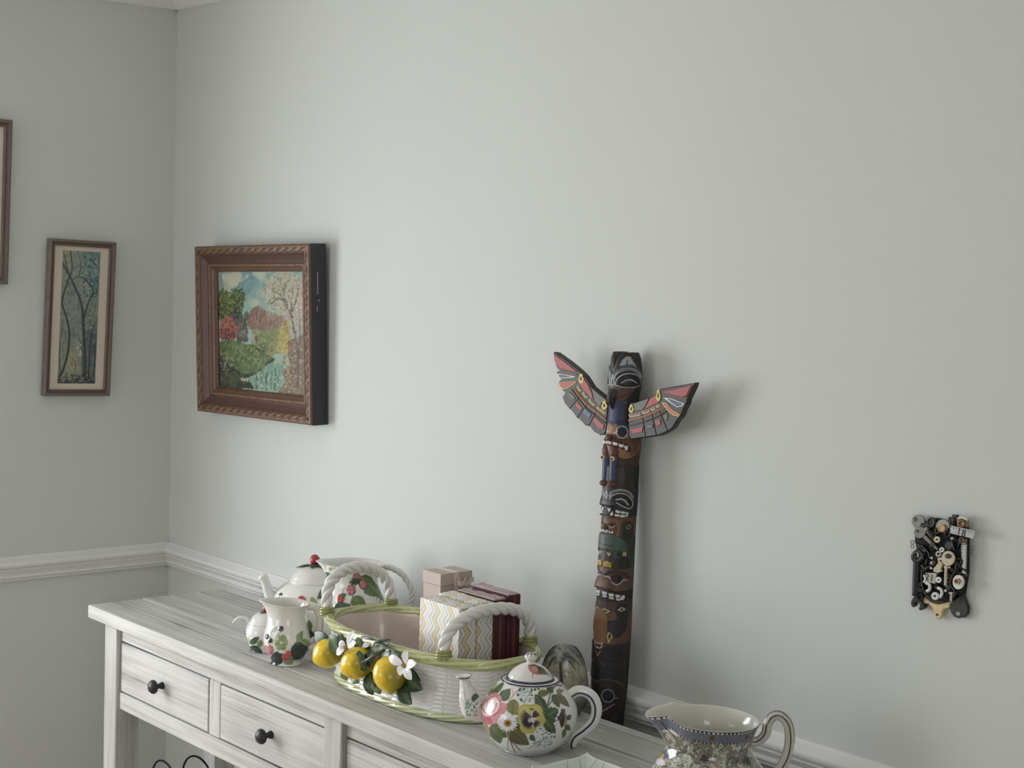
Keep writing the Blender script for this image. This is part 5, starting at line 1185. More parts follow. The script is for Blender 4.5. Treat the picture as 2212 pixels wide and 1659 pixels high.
    for q in ([(480, 880), (560, 790), (660, 810)], [(510, 930), (540, 850), (620, 820), (660, 860)], [(470, 960), (500, 1010), (580, 1040), (650, 1000)], [(640, 900), (610, 980), (540, 1020)], [(680, 860), (690, 940), (650, 1010), (590, 1050)], [(440, 1020), (500, 1060), (580, 1060)], [(560, 900), (600, 880), (620, 920)]): p.line(m3(q), 2.4, dp, 1.2)
    p.poly(m3([(470, 1065), (560, 1060), (590, 1130), (550, 1145), (480, 1140)]), (190, 108, 118), smooth=True); p.poly(m3([(580, 1060), (650, 1040), (640, 1110), (600, 1130)]), (214, 150, 158), smooth=True); p.poly(m3([(700, 890), (762, 920), (735, 990), (680, 1010)]), (206, 142, 146), smooth=True); p.ell(*F3(560, 930), 9, 12, (248, 240, 238), .5, soft=.8)
    # daisy
    for k in range(19):
        a = k * 2 * math.pi / 19; p.leaf(*F3(770 + 24 * math.cos(a), 1122 + 20 * math.sin(a)), *F3(770 + 128 * math.cos(a), 1120 + 112 * math.sin(a)), 3.4, (226, 228, 232) if k % 2 else (208, 212, 220))
    p.ell(*F3(770, 1125), 8.4, 8, (180, 142, 62)); p.ell(*F3(772, 1128), 5.6, 5.2, (146, 104, 44)); p.ell(*F3(772, 1124), 2.6, 2.4, (52, 44, 24))
    # pansy
    ye, dk = (182, 172, 98), (34, 28, 40)
    for x, y, rx, ry in ((985, 990, 98, 84), (1080, 990, 100, 86), (960, 1080, 78, 84), (1130, 1085, 80, 82), (1010, 1170, 100, 78)): p.ell(*F3(x, y), rx / 5.547, ry / 5.547, ye)
    p.ell(*F3(980, 980), 12, 9, (196, 190, 120)); p.ell(*F3(1100, 960), 11, 8, (192, 186, 116))
    for (x, y, a0, a1, R) in ((1045, 1060, 2.6, 3.9, 125), (1060, 1060, -1.3, -.3, 85), (1050, 1085, .25, 1.25, 100), (1020, 1110, 1.2, 3.4, 85)):
        for k in range(9): a = a0 + (a1 - a0) * k / 8; p.line(m3([(x, y), (x + R * math.cos(a), y + R * math.sin(a))]), 4.0, dk, 1.0)
    p.ell(*F3(1005, 1120), 9.5, 9, dk); p.line(m3([(1058, 1000), (1050, 1060), (1070, 1120), (1075, 1180)]), 1.5, (206, 200, 196)); p.ell(*F3(1050, 965), 5, 1.6, (60, 54, 40)); p.line(m3([(1015, 1090), (1030, 1120)]), 1.4, (190, 180, 190))
    # side pansy, stems
    p.ell(*F3(1435, 1080), 6, 15, (170, 154, 88)); p.leaf(*F3(1410, 980), *F3(1400, 1180), 6.5, (52, 44, 54)); L(1360, 1090, 1410, 1040, 34, (58, 52, 58)); L(1460, 1085, 1515, 1025, 28, (74, 84, 58)); L(1440, 1150, 1510, 1205, 34, (88, 96, 66), (60, 70, 48)); L(1440, 1190, 1415, 1300, 26, (88, 98, 66)); L(1400, 1000, 1440, 960, 30, (76, 74, 70))
    p.line(m3([(1200, 1060), (1300, 1095), (1370, 1085)]), 1.6, (70, 80, 56))
    for q, w in (([(785, 1230), (800, 1330), (855, 1470)], 2.8), ([(790, 1300), (840, 1370), (930, 1440)], 1.8), ([(800, 1290), (870, 1380), (905, 1440)], 1.4), ([(780, 1260), (770, 1380), (765, 1440)], 1.6), ([(590, 1250), (600, 1330)], 1.4), ([(580, 1240), (610, 1380)], 1.2)): p.line(m3(q), w, (86, 76, 62), w * .6)
    p.line(m3([(785, 1220), (780, 1300)]), 2.2, (150, 140, 110)); p.line(m3([(1100, 1400), (1160, 1340), (1190, 1300)]), 1.4, (112, 130, 120)); p.line(m3([(1020, 1410), (1100, 1370)]), 1.4, (120, 130, 112))
body = vessel(ft, P, no, cx, by, m, pa, front=.1)
M_navy = mat('navy_glaze', (38, 44, 72), rough=0.2, coat=0.4)
a_ = np.linspace(0, 2 * math.pi, 96, endpoint=False)
def hoop(parent, name, R, z, r, mat_=None): return part(name, tube(np.stack([R * m * np.cos(a_), R * m * np.sin(a_), np.full(96, z * m)], 1), r * m, 8, closed=True), mat_ or M_navy, parent)
part('rim', grid(lathe(np.array([(59, 147), (62, 147), (63, 149.5), (61.5, 152), (52, 153.5), (50, 151), (50, 147)]) * m, 96), cv=True), M_white, ft)
hoop(ft, 'rim_stripe', 61.5, 151.0, 1.9)
Pl = lathe(smoothc([(48.5, 152), (50, 154), (48.5, 157), (44, 165), (36, 174), (24, 182), (13, 186.5), (9.5, 188), (8.5, 190), (11, 194), (13.5, 199), (13, 204), (9, 208.5), (.01, 210)], 90) * m, 160)
X, Y = pot_xy(Pl, cx, by, m); kp = Pl[..., 1] < 0; p = Paint(X, Y, WHITE, kp)
p.leaf(*F3(1010, 460), *F3(1210, 555), 10, (176, 104, 106)); p.leaf(*F3(1080, 470), *F3(1240, 560), 7, (92, 88, 74)); p.ell(*F3(1085, 500), 8, 6, (202, 132, 130), .5); p.line(m3([(1010, 450), (1130, 460), (1220, 530), (1255, 580)]), 1.6, (92, 86, 78)); p.line(m3([(1075, 605), (1055, 580), (1070, 550), (1130, 555)]), 1.4, (104, 94, 92)); p.line(m3([(1040, 520), (1080, 528)]), 1.2, (120, 110, 100))
for k in range(7):
    a = k * .9 + .3; q = np.array([[(13.2 * math.cos(a) * s, 13.2 * math.sin(a) * s, z) for s, z in ((.2, 210), (.62, 208), (.92, 203))]])[0] * m
    xx, yy = pot_xy(q, cx, by, m); p.line(list(zip(xx, yy)), 3.0, (46, 42, 42), 1.0)
lid = part('lid', grid(Pl, cv=True), M_cer, ft, True, col=p.C); hoop(lid, 'lid_stripe', 49.6, 155.0, 2.4)
def rel(x, y): a = F3(x, y); return ((a[0] - cx), 0, (by - a[1] + .0313 * (a[0] - cx)) / .963)
sp = [rel(500, 1030), rel(365, 975), rel(300, 860), rel(272, 760), rel(250, 670), rel(238, 612), rel(234, 570)]
sp = [(x - .034 * z, y, z) for x, y, z in sp]
P3 = smoothc(np.array(sp), 60) * m; rr = np.interp(np.linspace(0, 1, 60), [0, .2, .42, .62, .8, .9, .97, 1], np.array([16, 27, 20, 13, 9.8, 11, 16.5, 17.5]) * m)
t_, N_, B_ = frames(P3); an = np.linspace(0, 2 * math.pi, 60, endpoint=False)
Gs = P3[:, None] + rr[:, None, None] * (np.cos(an)[None, :, None] * N_[:, None] + np.sin(an)[None, :, None] * B_[:, None])
inn = P3[-1] + (Gs[-1] - P3[-1]) * .76; deep = P3[-4] + (Gs[-4] - P3[-4]) * .45
Gs = np.concatenate([Gs, inn[None], deep[None], np.tile(P3[-5], (1, 60, 1))])
X, Y = pot_xy(Gs, cx, by, m); kp = Gs[..., 1] < .004; kp[60:] = False; p = Paint(X, Y, WHITE, kp)
rg = np.random.RandomState(9)
for k in range(60):
    x, y = 265 + 130 * rg.rand(), 850 + 200 * rg.rand(); d = rg.rand() * 3
    p.line(m3([(x, y), (x + 24 * math.cos(d), y - 22 * math.sin(d))]), 2.2, ((138, 166, 166), (104, 132, 128), (84, 104, 92))[rg.randint(3)], 1)
p.leaf(*F3(335, 860), *F3(425, 772), 6, (66, 88, 70)); p.line(m3([(240, 760), (260, 860), (290, 960)]), 1.6, (130, 150, 150))
spo = part('spout', grid(Gs, cv=True), M_cer, ft, True, col=p.C)
an2 = np.linspace(0, 2 * math.pi, 48, endpoint=False); k = 54
part('spout_stripe', tube(P3[k] + (rr[k] * 1.02) * (np.cos(an2)[:, None] * N_[k] + np.sin(an2)[:, None] * B_[k]), 1.7 * m, 8, closed=True), M_navy, spo)
hp = [rel(x, y) for x, y in ((1470, 900), (1520, 790), (1630, 745), (1760, 800), (1822, 930), (1795, 1090), (1680, 1210), (1570, 1290), (1535, 1370), (1550, 1400))]
hp = [(x - .034 * z, y, z) for x, y, z in hp]; P3 = smoothc(np.array(hp), 80) * m
hd = part('handle', tube(P3, np.interp(np.linspace(0, 1, 80), [0, .15, .5, .8, 1], np.array([8, 9.5, 9.5, 9, 5.5]) * m), 18, flat=1.25), M_white, ft)
t_, N_, B_ = frames(P3)
off = np.array([0, -1, 0.]) * 8.5 * m
inw = np.cross(t_, np.array([0, 1., 0])); inw *= np.sign((np.array([0, 0, 0]) + np.mean(P3, 0) - P3[30]) @ inw[30])
part('handle_stripe', tube(P3[6:78] + off + inw[6:78] * 3.0 * m, 2.2 * m, 8), M_navy, hd)

# ================================================================== the lemon basket
BC = np.array([1.541, -.268, ZT]); BA, BB, BH = .259, .124, .113
M_bask = mat('basket_glaze', None, rough=0.2, coat=0.45)
bk = thing('lemon_basket', 'oval white ceramic basket with green rims, braided handles and lemons', 'basket', BC)
def oval(a, sa, sb, e=2.55):
    c, s = np.cos(a), np.sin(a)
    return sa * np.sign(c) * np.abs(c) ** (2 / e), sb * np.sign(s) * np.abs(s) ** (2 / e)
na = 420; A = np.linspace(0, 2 * math.pi, na, endpoint=False)
def prof_k(h):      # the wall flares a little towards the rim
    return np.interp(h, [0, .012, .04, .08, .113], [.955, .965, .975, .99, 1.015])
def prof_a(h): return np.interp(h, [0, .012, .04, .08, .113], [.885, .892, .925, .965, 1.0])
rows = np.linspace(.004, BH, 96); out = []; colr = []
px_, py_ = oval(A, BA, BB); arc = np.concatenate([[0], np.cumsum(np.hypot(np.diff(px_), np.diff(py_)))])
for h in rows:
    k = prof_k(h); x, y = oval(A, BA * prof_a(h), BB * k); nrm = np.hypot(x / BA ** 2, y / BB ** 2); nx, ny = x / BA ** 2 / nrm, y / BB ** 2 / nrm
    cell_ = np.sin(arc * 2 * math.pi / .058); st = np.tanh(3 * cell_)
    rib = .0016 * np.abs(np.sin(math.pi * h / .0082 + .45 * math.pi * st)) - .0012 * np.exp(-(cell_ / .12) ** 2)
    d = rib + .0
    out.append(np.stack([x + nx * d, y + ny * d, np.full(na, h)], 1)); colr.append(np.tile(np.array((228, 226, 222.)), (na, 1)))
for h in np.linspace(BH, .014, 14):
    k = prof_k(h); x, y = oval(A, BA * prof_a(h) - .008, BB * k - .008); out.append(np.stack([x, y, np.full(na, h)], 1))
    dr = .5 + .5 * fbm(arc * 60, np.full(na, h * 14), 2); colr.append(np.array((208, 194, 184.)) + ((dr - .5) * 22)[:, None])
x, y = oval(A, 1e-4, 1e-4); out.append(np.stack([x, y, np.full(na, .012)], 1)); colr.append(np.tile(np.array((200, 186, 176.)), (na, 1)))
k = .95; x, y = oval(A, BA * .88, BB * k); first = np.stack([x, y, np.full(na, .0005)], 1)
out = [np.stack([x * 1e-3, y * 1e-3, np.full(na, .0005)], 1), first] + out; colr = [np.tile(np.array((220, 218, 212.)), (na, 1))] * 2 + colr
part('basket_body', grid(np.array(out), cv=True), M_bask, bk, True, col=np.array(colr).reshape(-1, 3))
def twisted(name, sa, sb, z, r, strands, twist, c1, c2, flat=1.0, drop=0.0):
    n = 520; a = np.linspace(0, 2 * math.pi, n, endpoint=False); x, y = oval(a, sa, sb)
    pth = np.stack([x, y, np.full(n, z)], 1); t, N, B = frames(pth, True); m_ = 22; q = np.linspace(0, 2 * math.pi, m_, endpoint=False)
    L = np.concatenate([[0], np.cumsum(np.linalg.norm(np.diff(pth, axis=0), axis=1))])
    ph = strands * (q[None, :] - twist * L[:, None]); gr = np.abs(np.sin(ph / 2)) ** .6
    R = r * (.80 + .26 * gr)
    P = pth[:, None] + (R * np.cos(q)[None])[..., None] * N[:, None] + (R * flat * np.sin(q)[None])[..., None] * np.array([0, 0, 1.])
    w = np.clip(gr * 1.15 - .1 + .5 * (fbm(L[:, None] * 40 + 0 * q[None], q[None] * 1.2 + 0 * L[:, None], 3) - .5), 0, 1)[..., None]
    C = np.array(c1, float) * (1 - w) + np.array(c2, float) * w
    return part(name, grid(P, cu=True, cv=True), M_bask, bk, True, col=C.reshape(-1, 3))
twisted('rim', BA * 1.002, BB * 1.02, BH, .0100, 6, 13, (142, 146, 88), (198, 202, 150), 1.05)
twisted('base_band', BA * .887, BB * .955, .0078, .0080, 5, 26, (150, 156, 98), (214, 219, 182), .95)
M_bind = mat('binding_glaze', (154, 156, 98), rough=0.25, coat=0.4, var=.2, vscale=200)
M_rope = mat('rope_glaze', (222, 221, 216), rough=0.22, coat=0.4)
def basket_handle(hx, y0, y1, top, lean):
    n = 90; t = np.linspace(0, math.pi, n); yc, ry = (y0 + y1) / 2, (y1 - y0) / 2
    z = BH + .004 + (top - BH) * np.sin(t) ** .62
    pth = np.stack([hx + lean * np.sin(t), yc - ry * np.cos(t) * (1 + .06 * np.sin(t)), z], 1)
    s = np.linspace(0, len(pth) - 1, n); d = np.concatenate([[0], np.cumsum(np.linalg.norm(np.diff(pth, axis=0), axis=1))])
    u = np.linspace(0, d[-1], 110); pth = np.stack([np.interp(u, d, pth[:, i]) for i in range(3)], 1)
    T, N, B = frames(pth); h = part('handle', tube(pth, .0030, 8), M_rope, bk)
    for k in range(3):
        ph = u / .064 * 2 * math.pi + k * 2 * math.pi / 3
        part('strand', tube(pth + (.0061 * np.cos(ph))[:, None] * N + (.0061 * np.sin(ph))[:, None] * B, .0064, 12), M_rope, h)
    for e in (3, -4):
        for k in range(3):
            c = pth[e] + np.array([0, 0, -.003 + .0048 * k]); aa = np.linspace(0, 2 * math.pi, 26, endpoint=False)
            rr_ = .0130 - .0006 * k
            part('binding', tube(np.stack([c[0] + rr_ * np.cos(aa), c[1] + rr_ * np.sin(aa), c[2] + .0012 * np.sin(aa + k)], 1), .0034, 8, closed=True), M_bind, h)
basket_handle(-.238, -.078, .080, BH + .088, -.016)
basket_handle(.180, -.104, .102, BH + .082, .008)
# lemons, blossom and leaves on the left front
def bloc(u, v, y): return at(u, v, 1, y) - BC
M_lem = mat('lemon_glaze', None, rough=0.24, coat=0.5, bump=0.25, bscale=300)
for (u, v, y, r, ax, gx) in ((708, 1411, -.400, .0285, (.3, .8, .5), .5), (771, 1432, -.418, .0300, (.3, .8, .5), .5), (842, 1456, -.424, .0315, (.6, -.35, -.72), .35)):
    c = bloc(u, v, y); th = np.linspace(1e-3, math.pi - 1e-3, 40); ph = np.linspace(0, 2 * math.pi, 48, endpoint=False); T, Ph = np.meshgrid(th, ph, indexing='ij')
    rr_ = r * (1 + .03 * np.sin(3 * Ph) * np.sin(T)); nip = 1 + .24 * np.exp(-(T / .30) ** 2) + .08 * np.exp(-((math.pi - T) / .3) ** 2)
    V = np.stack([rr_ * np.sin(T) * np.cos(Ph), rr_ * np.sin(T) * np.sin(Ph), 1.06 * r * nip * np.cos(T)], -1)
    Rm = np.array(Vector(ax).to_track_quat('Z', 'Y').to_matrix()); V = V @ Rm.T
    C = np.tile(np.array((240, 204, 34.)), V.shape[:2] + (1,))
    f = fbm(Ph * 2.2 + 9, T * 3.2, 6); g2 = np.clip((V[..., 0] / r - gx) * 3 + (f - .5) * 3, 0, 1) * np.clip((V[..., 0] / r * .8 - .1), 0, 1)
    C = C * (1 - g2[..., None] * .8) + np.array((74, 84, 34.)) * (g2[..., None] * .8); w = np.clip((f - .55) * 3, 0, .5)[..., None]; C = C * (1 - w) + np.array((214, 172, 28.)) * w
    part('lemon', grid(V + c, cv=True), M_lem, bk, True, col=C.reshape(-1, 3), fix=True)
LF = [  # base, tip (image pixels), depth, half width, colour
    ((722, 1400), (680, 1366), -.405, .015, 0), ((742, 1412), (712, 1372), -.408, .015, 1), ((750, 1402), (732, 1368), -.404, .013, 0), ((770, 1395), (812, 1384), -.404, .013, 0), ((785, 1405), (772, 1376), -.410, .013, 1), ((800, 1415), (846, 1382), -.410, .013, 0), ((818, 1418), (868, 1412), -.420, .012, 0),
    ((800, 1405), (840, 1400), -.416, .011, 1), ((795, 1440), (806, 1405), -.425, .013, 0), ((790, 1450), (775, 1405), -.432, .014, 0), ((745, 1440), (750, 1470), -.402, .012, 2), ((765, 1455), (776, 1476), -.405, .012, 2), ((800, 1450), (805, 1502), -.412, .016, 0), ((815, 1460), (822, 1500), -.408, .014, 2), ((845, 1485), (862, 1492), -.405, .012, 2),
    ((870, 1455), (913, 1490), -.408, .019, 0), ((862, 1475), (890, 1522), -.412, .016, 0), ((880, 1460), (908, 1470), -.405, .016, 0), ((735, 1425), (742, 1395), -.412, .012, 0)]
for (b0, t0, y, w, c) in LF:
    g, cc = leaf3(bloc(*b0, y + .010), bloc(*t0, y + .004), (.25, -1, .25), w, .18, .0022, 16, 12, .75, ((44, 60, 44), (70, 90, 58), (112, 122, 74))[c], ((84, 104, 72), (120, 136, 90), (66, 84, 48))[c])
    part('leaf', g, M_leafd, bk, True, col=cc)
part('stem', tube(smoothc([bloc(780, 1432, -.436), bloc(800, 1422, -.440), bloc(830, 1404, -.426)], 14), .0032, 8), mat('stem_glaze', (44, 50, 44), rough=.2, coat=.4), bk)
M_pet = mat('petal_porcelain', (222, 220, 220), rough=0.3, coat=0.2); M_cen = mat('flower_centre', (176, 126, 52), rough=0.5)
for (u, v, y, tips) in ((748, 1398, -.440, ((734, 1388), (764, 1366), (768, 1388), (728, 1412))), (874, 1437, -.452, ((843, 1420), (880, 1408), (898, 1433), (888, 1466), (862, 1456)))):
    c = bloc(u, v, y); fl = part('blossom', ball(c, .0042, .0042, .0042, 12, 8), M_cen, bk)
    for (tu, tv) in tips:
        e = bloc(u + (tu - u) * 1.08, v + (tv - v) * 1.08, y - .004); b0 = c + (e - c) * .12
        g, cc = leaf3(b0, e, (.3, -1, .3), .0088 if len(tips) == 5 else .0078, .1, .0016, 14, 12, .62, (224, 222, 222)); part('petal', (g[0], g[1]), M_pet, fl, True)
    for k in range(5): part('stamen', ball(c + np.array([.003 * math.cos(k * 1.26), -.004, .003 * math.sin(k * 1.26)]), .0013, .0013, .0013, 8, 6), M_cen, fl)

# ================================================================== gift boxes in the basket
M_chev = mat('chevron_foil_paper', None, rough=0.35, spec=0.6, coat=0.2)
M_kraft = mat('dusty_pink_card', (192, 177, 167), rough=0.6, var=.05, vscale=20); M_rib = mat('satin_ribbon', (226, 208, 194), rough=0.35)
M_mar = mat('maroon_paper', (74, 34, 42), rough=0.4, var=.15, vscale=60); M_film = mat('cellophane_glare', None, rough=0.22, coat=0.4, spec=0.6)
ZB = ZT + .0155
def chev_col(a, z, seed):
    zz = np.abs(np.mod(z / .031, 1) * 2 - 1) * .0125; s = np.mod((a + zz) / .043 + seed, 1)
    pal = [(0, (232, 231, 228)), (.10, (150, 146, 140)), (.13, (236, 234, 230)), (.26, (214, 212, 208)), (.31, (120, 112, 104)), (.335, (226, 214, 178)), (.52, (204, 186, 138)), (.58, (178, 160, 122)), (.62, (238, 236, 232)), (.74, (222, 221, 218)), (.80, (170, 168, 164)), (.84, (240, 239, 236)), (.95, (206, 205, 202)), (1.0, (232, 231, 228))]
    ks = [q[0] for q in pal]; return np.stack([np.interp(s, ks, [q[1][i] for q in pal]) for i in range(3)], -1)
def paper_box(root, x0, x1, y0, y1, z0, z1, seed, m):
    """four wrapped sides as one folded sheet, plus a creased top"""
    nx, ny, nz = 70, 30, 90
    per = [(x, y0) for x in np.linspace(x0, x1, nx)] + [(x1, y) for y in np.linspace(y0, y1, ny)[1:]] + [(x, y1) for x in np.linspace(x1, x0, nx)[1:]] + [(x0, y) for y in np.linspace(y1, y0, ny)[1:-1]]
    per = np.array(per); L = np.concatenate([[0], np.cumsum(np.hypot(*np.diff(per, axis=0).T))]); zs = np.linspace(z0, z1, nz)
    P = np.stack([np.tile(per[:, 0], (nz, 1)), np.tile(per[:, 1], (nz, 1)), np.tile(zs[:, None], (1, len(per)))], -1)
    part('wrapping', grid(P, cv=True), m, root, False, col=chev_col(np.tile(L, (nz, 1)), P[..., 2], seed).reshape(-1, 3))
    n1, n2 = 60, 24; X, Y = np.meshgrid(np.linspace(x0, x1, n1), np.linspace(y0, y1, n2)); e = np.minimum(np.minimum(X - x0, x1 - X), np.minimum(Y - y0, y1 - Y))
    Z = z1 + np.clip(e / .006, 0, 1) * (.0005 + .0055 * fbm(X * 60, Y * 160, seed * 9) * np.clip(e / .012, .2, 1))
    part('folded_top', grid(np.stack([X, Y, Z], -1)), m, root, True, col=chev_col(X + Y * .3, Y * 2 + Z, seed + .3).reshape(-1, 3))
    part('box_bottom', box(x0, x1, y0, y1, z0, z0 + .001), M_kraft, root, False)
def gift(name, label, x0, x1, y0, y1): return thing(name, label, 'gift box', ((x0 + x1) / 2, (y0 + y1) / 2, ZB), 0, 'gift boxes in the lemon basket')
bx = (1.589, 1.709)
g1 = gift('gift_box', 'front gift box in bright gold and white zigzag paper in the basket', *bx, -.328, -.288)
paper_box(g1, -.060, .060, -.020, .020, 0, 1.066 - ZB, .10, M_chev)
g2 = gift('gift_box', 'second zigzag gift box, just behind the front one in the basket', *bx, -.286, -.248)
paper_box(g2, -.058, .060, -.019, .019, 0, 1.070 - ZB, .55, M_chev)
for (y0, y1, lab, zt_) in ((-.246, -.214, 'maroon gift box with cellophane top next to the zigzag boxes', 1.072), (-.212, -.181, 'maroon gift box with cellophane top nearest the wall', 1.078)):
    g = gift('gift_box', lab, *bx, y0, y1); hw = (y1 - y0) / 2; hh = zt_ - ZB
    part('box_body', box(-.058, .060, -hw, hw, 0, hh, .0012), M_mar, g, False)
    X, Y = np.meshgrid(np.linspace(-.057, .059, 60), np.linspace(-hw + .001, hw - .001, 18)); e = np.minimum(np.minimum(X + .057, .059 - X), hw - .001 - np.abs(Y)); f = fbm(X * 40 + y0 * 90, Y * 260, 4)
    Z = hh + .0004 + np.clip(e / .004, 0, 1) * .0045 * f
    C = np.array((150, 116, 118.)) + ((f - .5) * 60)[..., None]; k = np.clip((np.abs(Y) - hw * .7) / (hw * .2), 0, 1)[..., None]; C = C * (1 - k) + np.array((206, 196, 196.)) * k  # cellophane sheen painted pinkish, its white glare as pale long edges
    part('cellophane_top', grid(np.stack([X, Y, Z], -1)), M_film, g, True, col=C.reshape(-1, 3))
    part('ribbon', box(.0601, .0606, -.0035, .0035, .002, hh - .002), mat('maroon_ribbon', (104, 62, 66), rough=.3), g, False)
x0, x1, y0, y1, zt_ = 1.489, 1.545, -.246, -.170, 1.095
gb = thing('gift_box', 'plain dusty pink gift box tied with ribbon, tallest in the basket', 'gift box', ((x0 + x1) / 2, (y0 + y1) / 2, ZB), 0, 'gift boxes in the lemon basket')
hx, hy, hh = (x1 - x0) / 2, (y1 - y0) / 2, zt_ - ZB
part('box_body', box(-hx, hx, -hy, hy, 0, hh - .024, .0008), M_kraft, gb, False); part('lid', box(-hx - .0012, hx + .0012, -hy - .0012, hy + .0012, hh - .0238, hh, .0008), M_kraft, gb, False)
rb = part('ribbon', join(box(-hx - .0018, hx + .0018, -.0065, .0045, hh, hh + .0008), box(hx + .0013, hx + .0019, -.0065, .0045, .002, hh), box(-hx - .0019, -hx - .0013, -.0065, .0045, .002, hh)), M_rib, gb, False)
for k, (yy, zz, L) in enumerate(((.010, hh - .019, .016), (.024, hh - .020, .014))):
    a = np.linspace(0, 2 * math.pi, 30, endpoint=False); lp = np.stack([hx + .006 + .005 * np.cos(a), yy + .007 * np.sin(a) + .003 * np.cos(2 * a), zz + .006 * np.sin(a * 1) * np.cos(a)], 1)
    P = np.stack([lp + np.array([0, 0, s]) for s in np.linspace(-.005, .005, 4)]); part('bow_loop', grid(P, cv=True), M_rib, rb, True)
part('bow_tail', grid(np.array([[(hx + .003, .028 + .014 * s, hh - .021 + .004 * s + w) for w in (-.005, .005)] for s in np.linspace(0, 1, 6)])), M_rib, rb, True)

# ================================================================== the palm egg
Q = np.array([1.803, -.160, ZT]); cx, by = 1212, 1541; Q = np.array([1.800, -.148, ZT]); m = mpp(Q); cx = 1221
eg = thing('palm_tree_egg', 'egg-shaped ornament printed with a palm tree behind the floral teapot', 'ornament', Q, facing(Q))
n, rws = 220, 180; t = np.linspace(0, 1, rws); hgt = 160 * m
r_ = 54 * m * np.sin(math.pi * np.clip(t, .02, .999) ** .80) ** .70; r_[0] = 1e-5
zz = hgt * (.5 - .5 * np.cos(math.pi * t)); zz = np.maximum(zz - .004, 0)
P = lathe(np.stack([r_, zz], 1), n); P[..., 1] *= .62
V6 = lambda x, y: (1100 + x / 9.217, 1350 + y / 9.217); m6 = lambda q: [V6(*a) for a in q]
X, Y = pot_xy(P, cx, by, m, elev(Q)); p = Paint(X, Y, (164, 158, 132))
al = np.arange(p.X.size); p.put(al, np.clip((fbm(p.X * .06, p.Y * .06, 3) - .45) * 2.4, 0, .6), (120, 118, 102)); p.put(al, np.clip((1440 - p.Y) / 36, 0, 1) * .85, (104, 108, 104)); p.put(al, np.clip((p.X - 1255) / 16, 0, 1) * np.clip((p.Y - 1450) / 20, 0, 1) * .7, (112, 114, 114)); p.put(al, np.clip((p.Y - 1500) / 25, 0, 1) * .8, (72, 74, 74))
rg = np.random.RandomState(5)
for k in range(60):
    a = -math.pi * (.02 + .96 * rg.rand()) if k < 30 else rg.rand() * 6.28; L = (17 + 30 * rg.rand()) * (1 if k < 30 else .55); c0 = V6(1060, 600)
    x1_, y1_ = c0[0] + L * math.cos(a), c0[1] + L * .55 * math.sin(a); x2, y2 = c0[0] + L * 1.5 * math.cos(a), y1_ + 8 + 16 * abs(math.cos(a))
    p.line([c0, (x1_, y1_), (x2, y2)], 4.6, ((60, 66, 62), (84, 90, 84), (112, 118, 112), (48, 52, 48), (140, 144, 136))[rg.randint(5)], 1.2)
for q in ([(1000, 640), (880, 760), (800, 960)], [(960, 560), (820, 640), (690, 830)], [(1120, 690), (1260, 740), (1390, 900)], [(1140, 600), (1330, 680), (1480, 820)]): p.line(m6(q), 5.5, (56, 62, 56), 1.6)
p.line(m6([(1080, 760), (1095, 1000), (1105, 1250)]), 6.5, (60, 50, 46), 6.0); p.ell(*V6(985, 745), 4.5, 5, (120, 92, 62), rag=.4); p.ell(*V6(1060, 600), 7, 8, (146, 142, 130), rag=.5)
for q in ([(900, 960), (1000, 940), (1060, 950)], [(1150, 930), (1250, 950), (1330, 930)], [(1160, 1000), (1190, 1020), (1160, 1080)], [(1320, 960), (1350, 1010), (1320, 1060)], [(1400, 800), (1450, 860), (1420, 960), (1480, 980)], [(1460, 1000), (1500, 1100), (1460, 1200)], [(1440, 1200), (1490, 1120), (1560, 1090)], [(860, 1080), (960, 1070), (1020, 1090)]): p.line(m6(q), 1.3, (92, 86, 74))
eg_o = part('egg_body', grid(P, cv=True), mat('decoupage_varnish', None, rough=.18, coat=.4), eg, True, col=p.C)

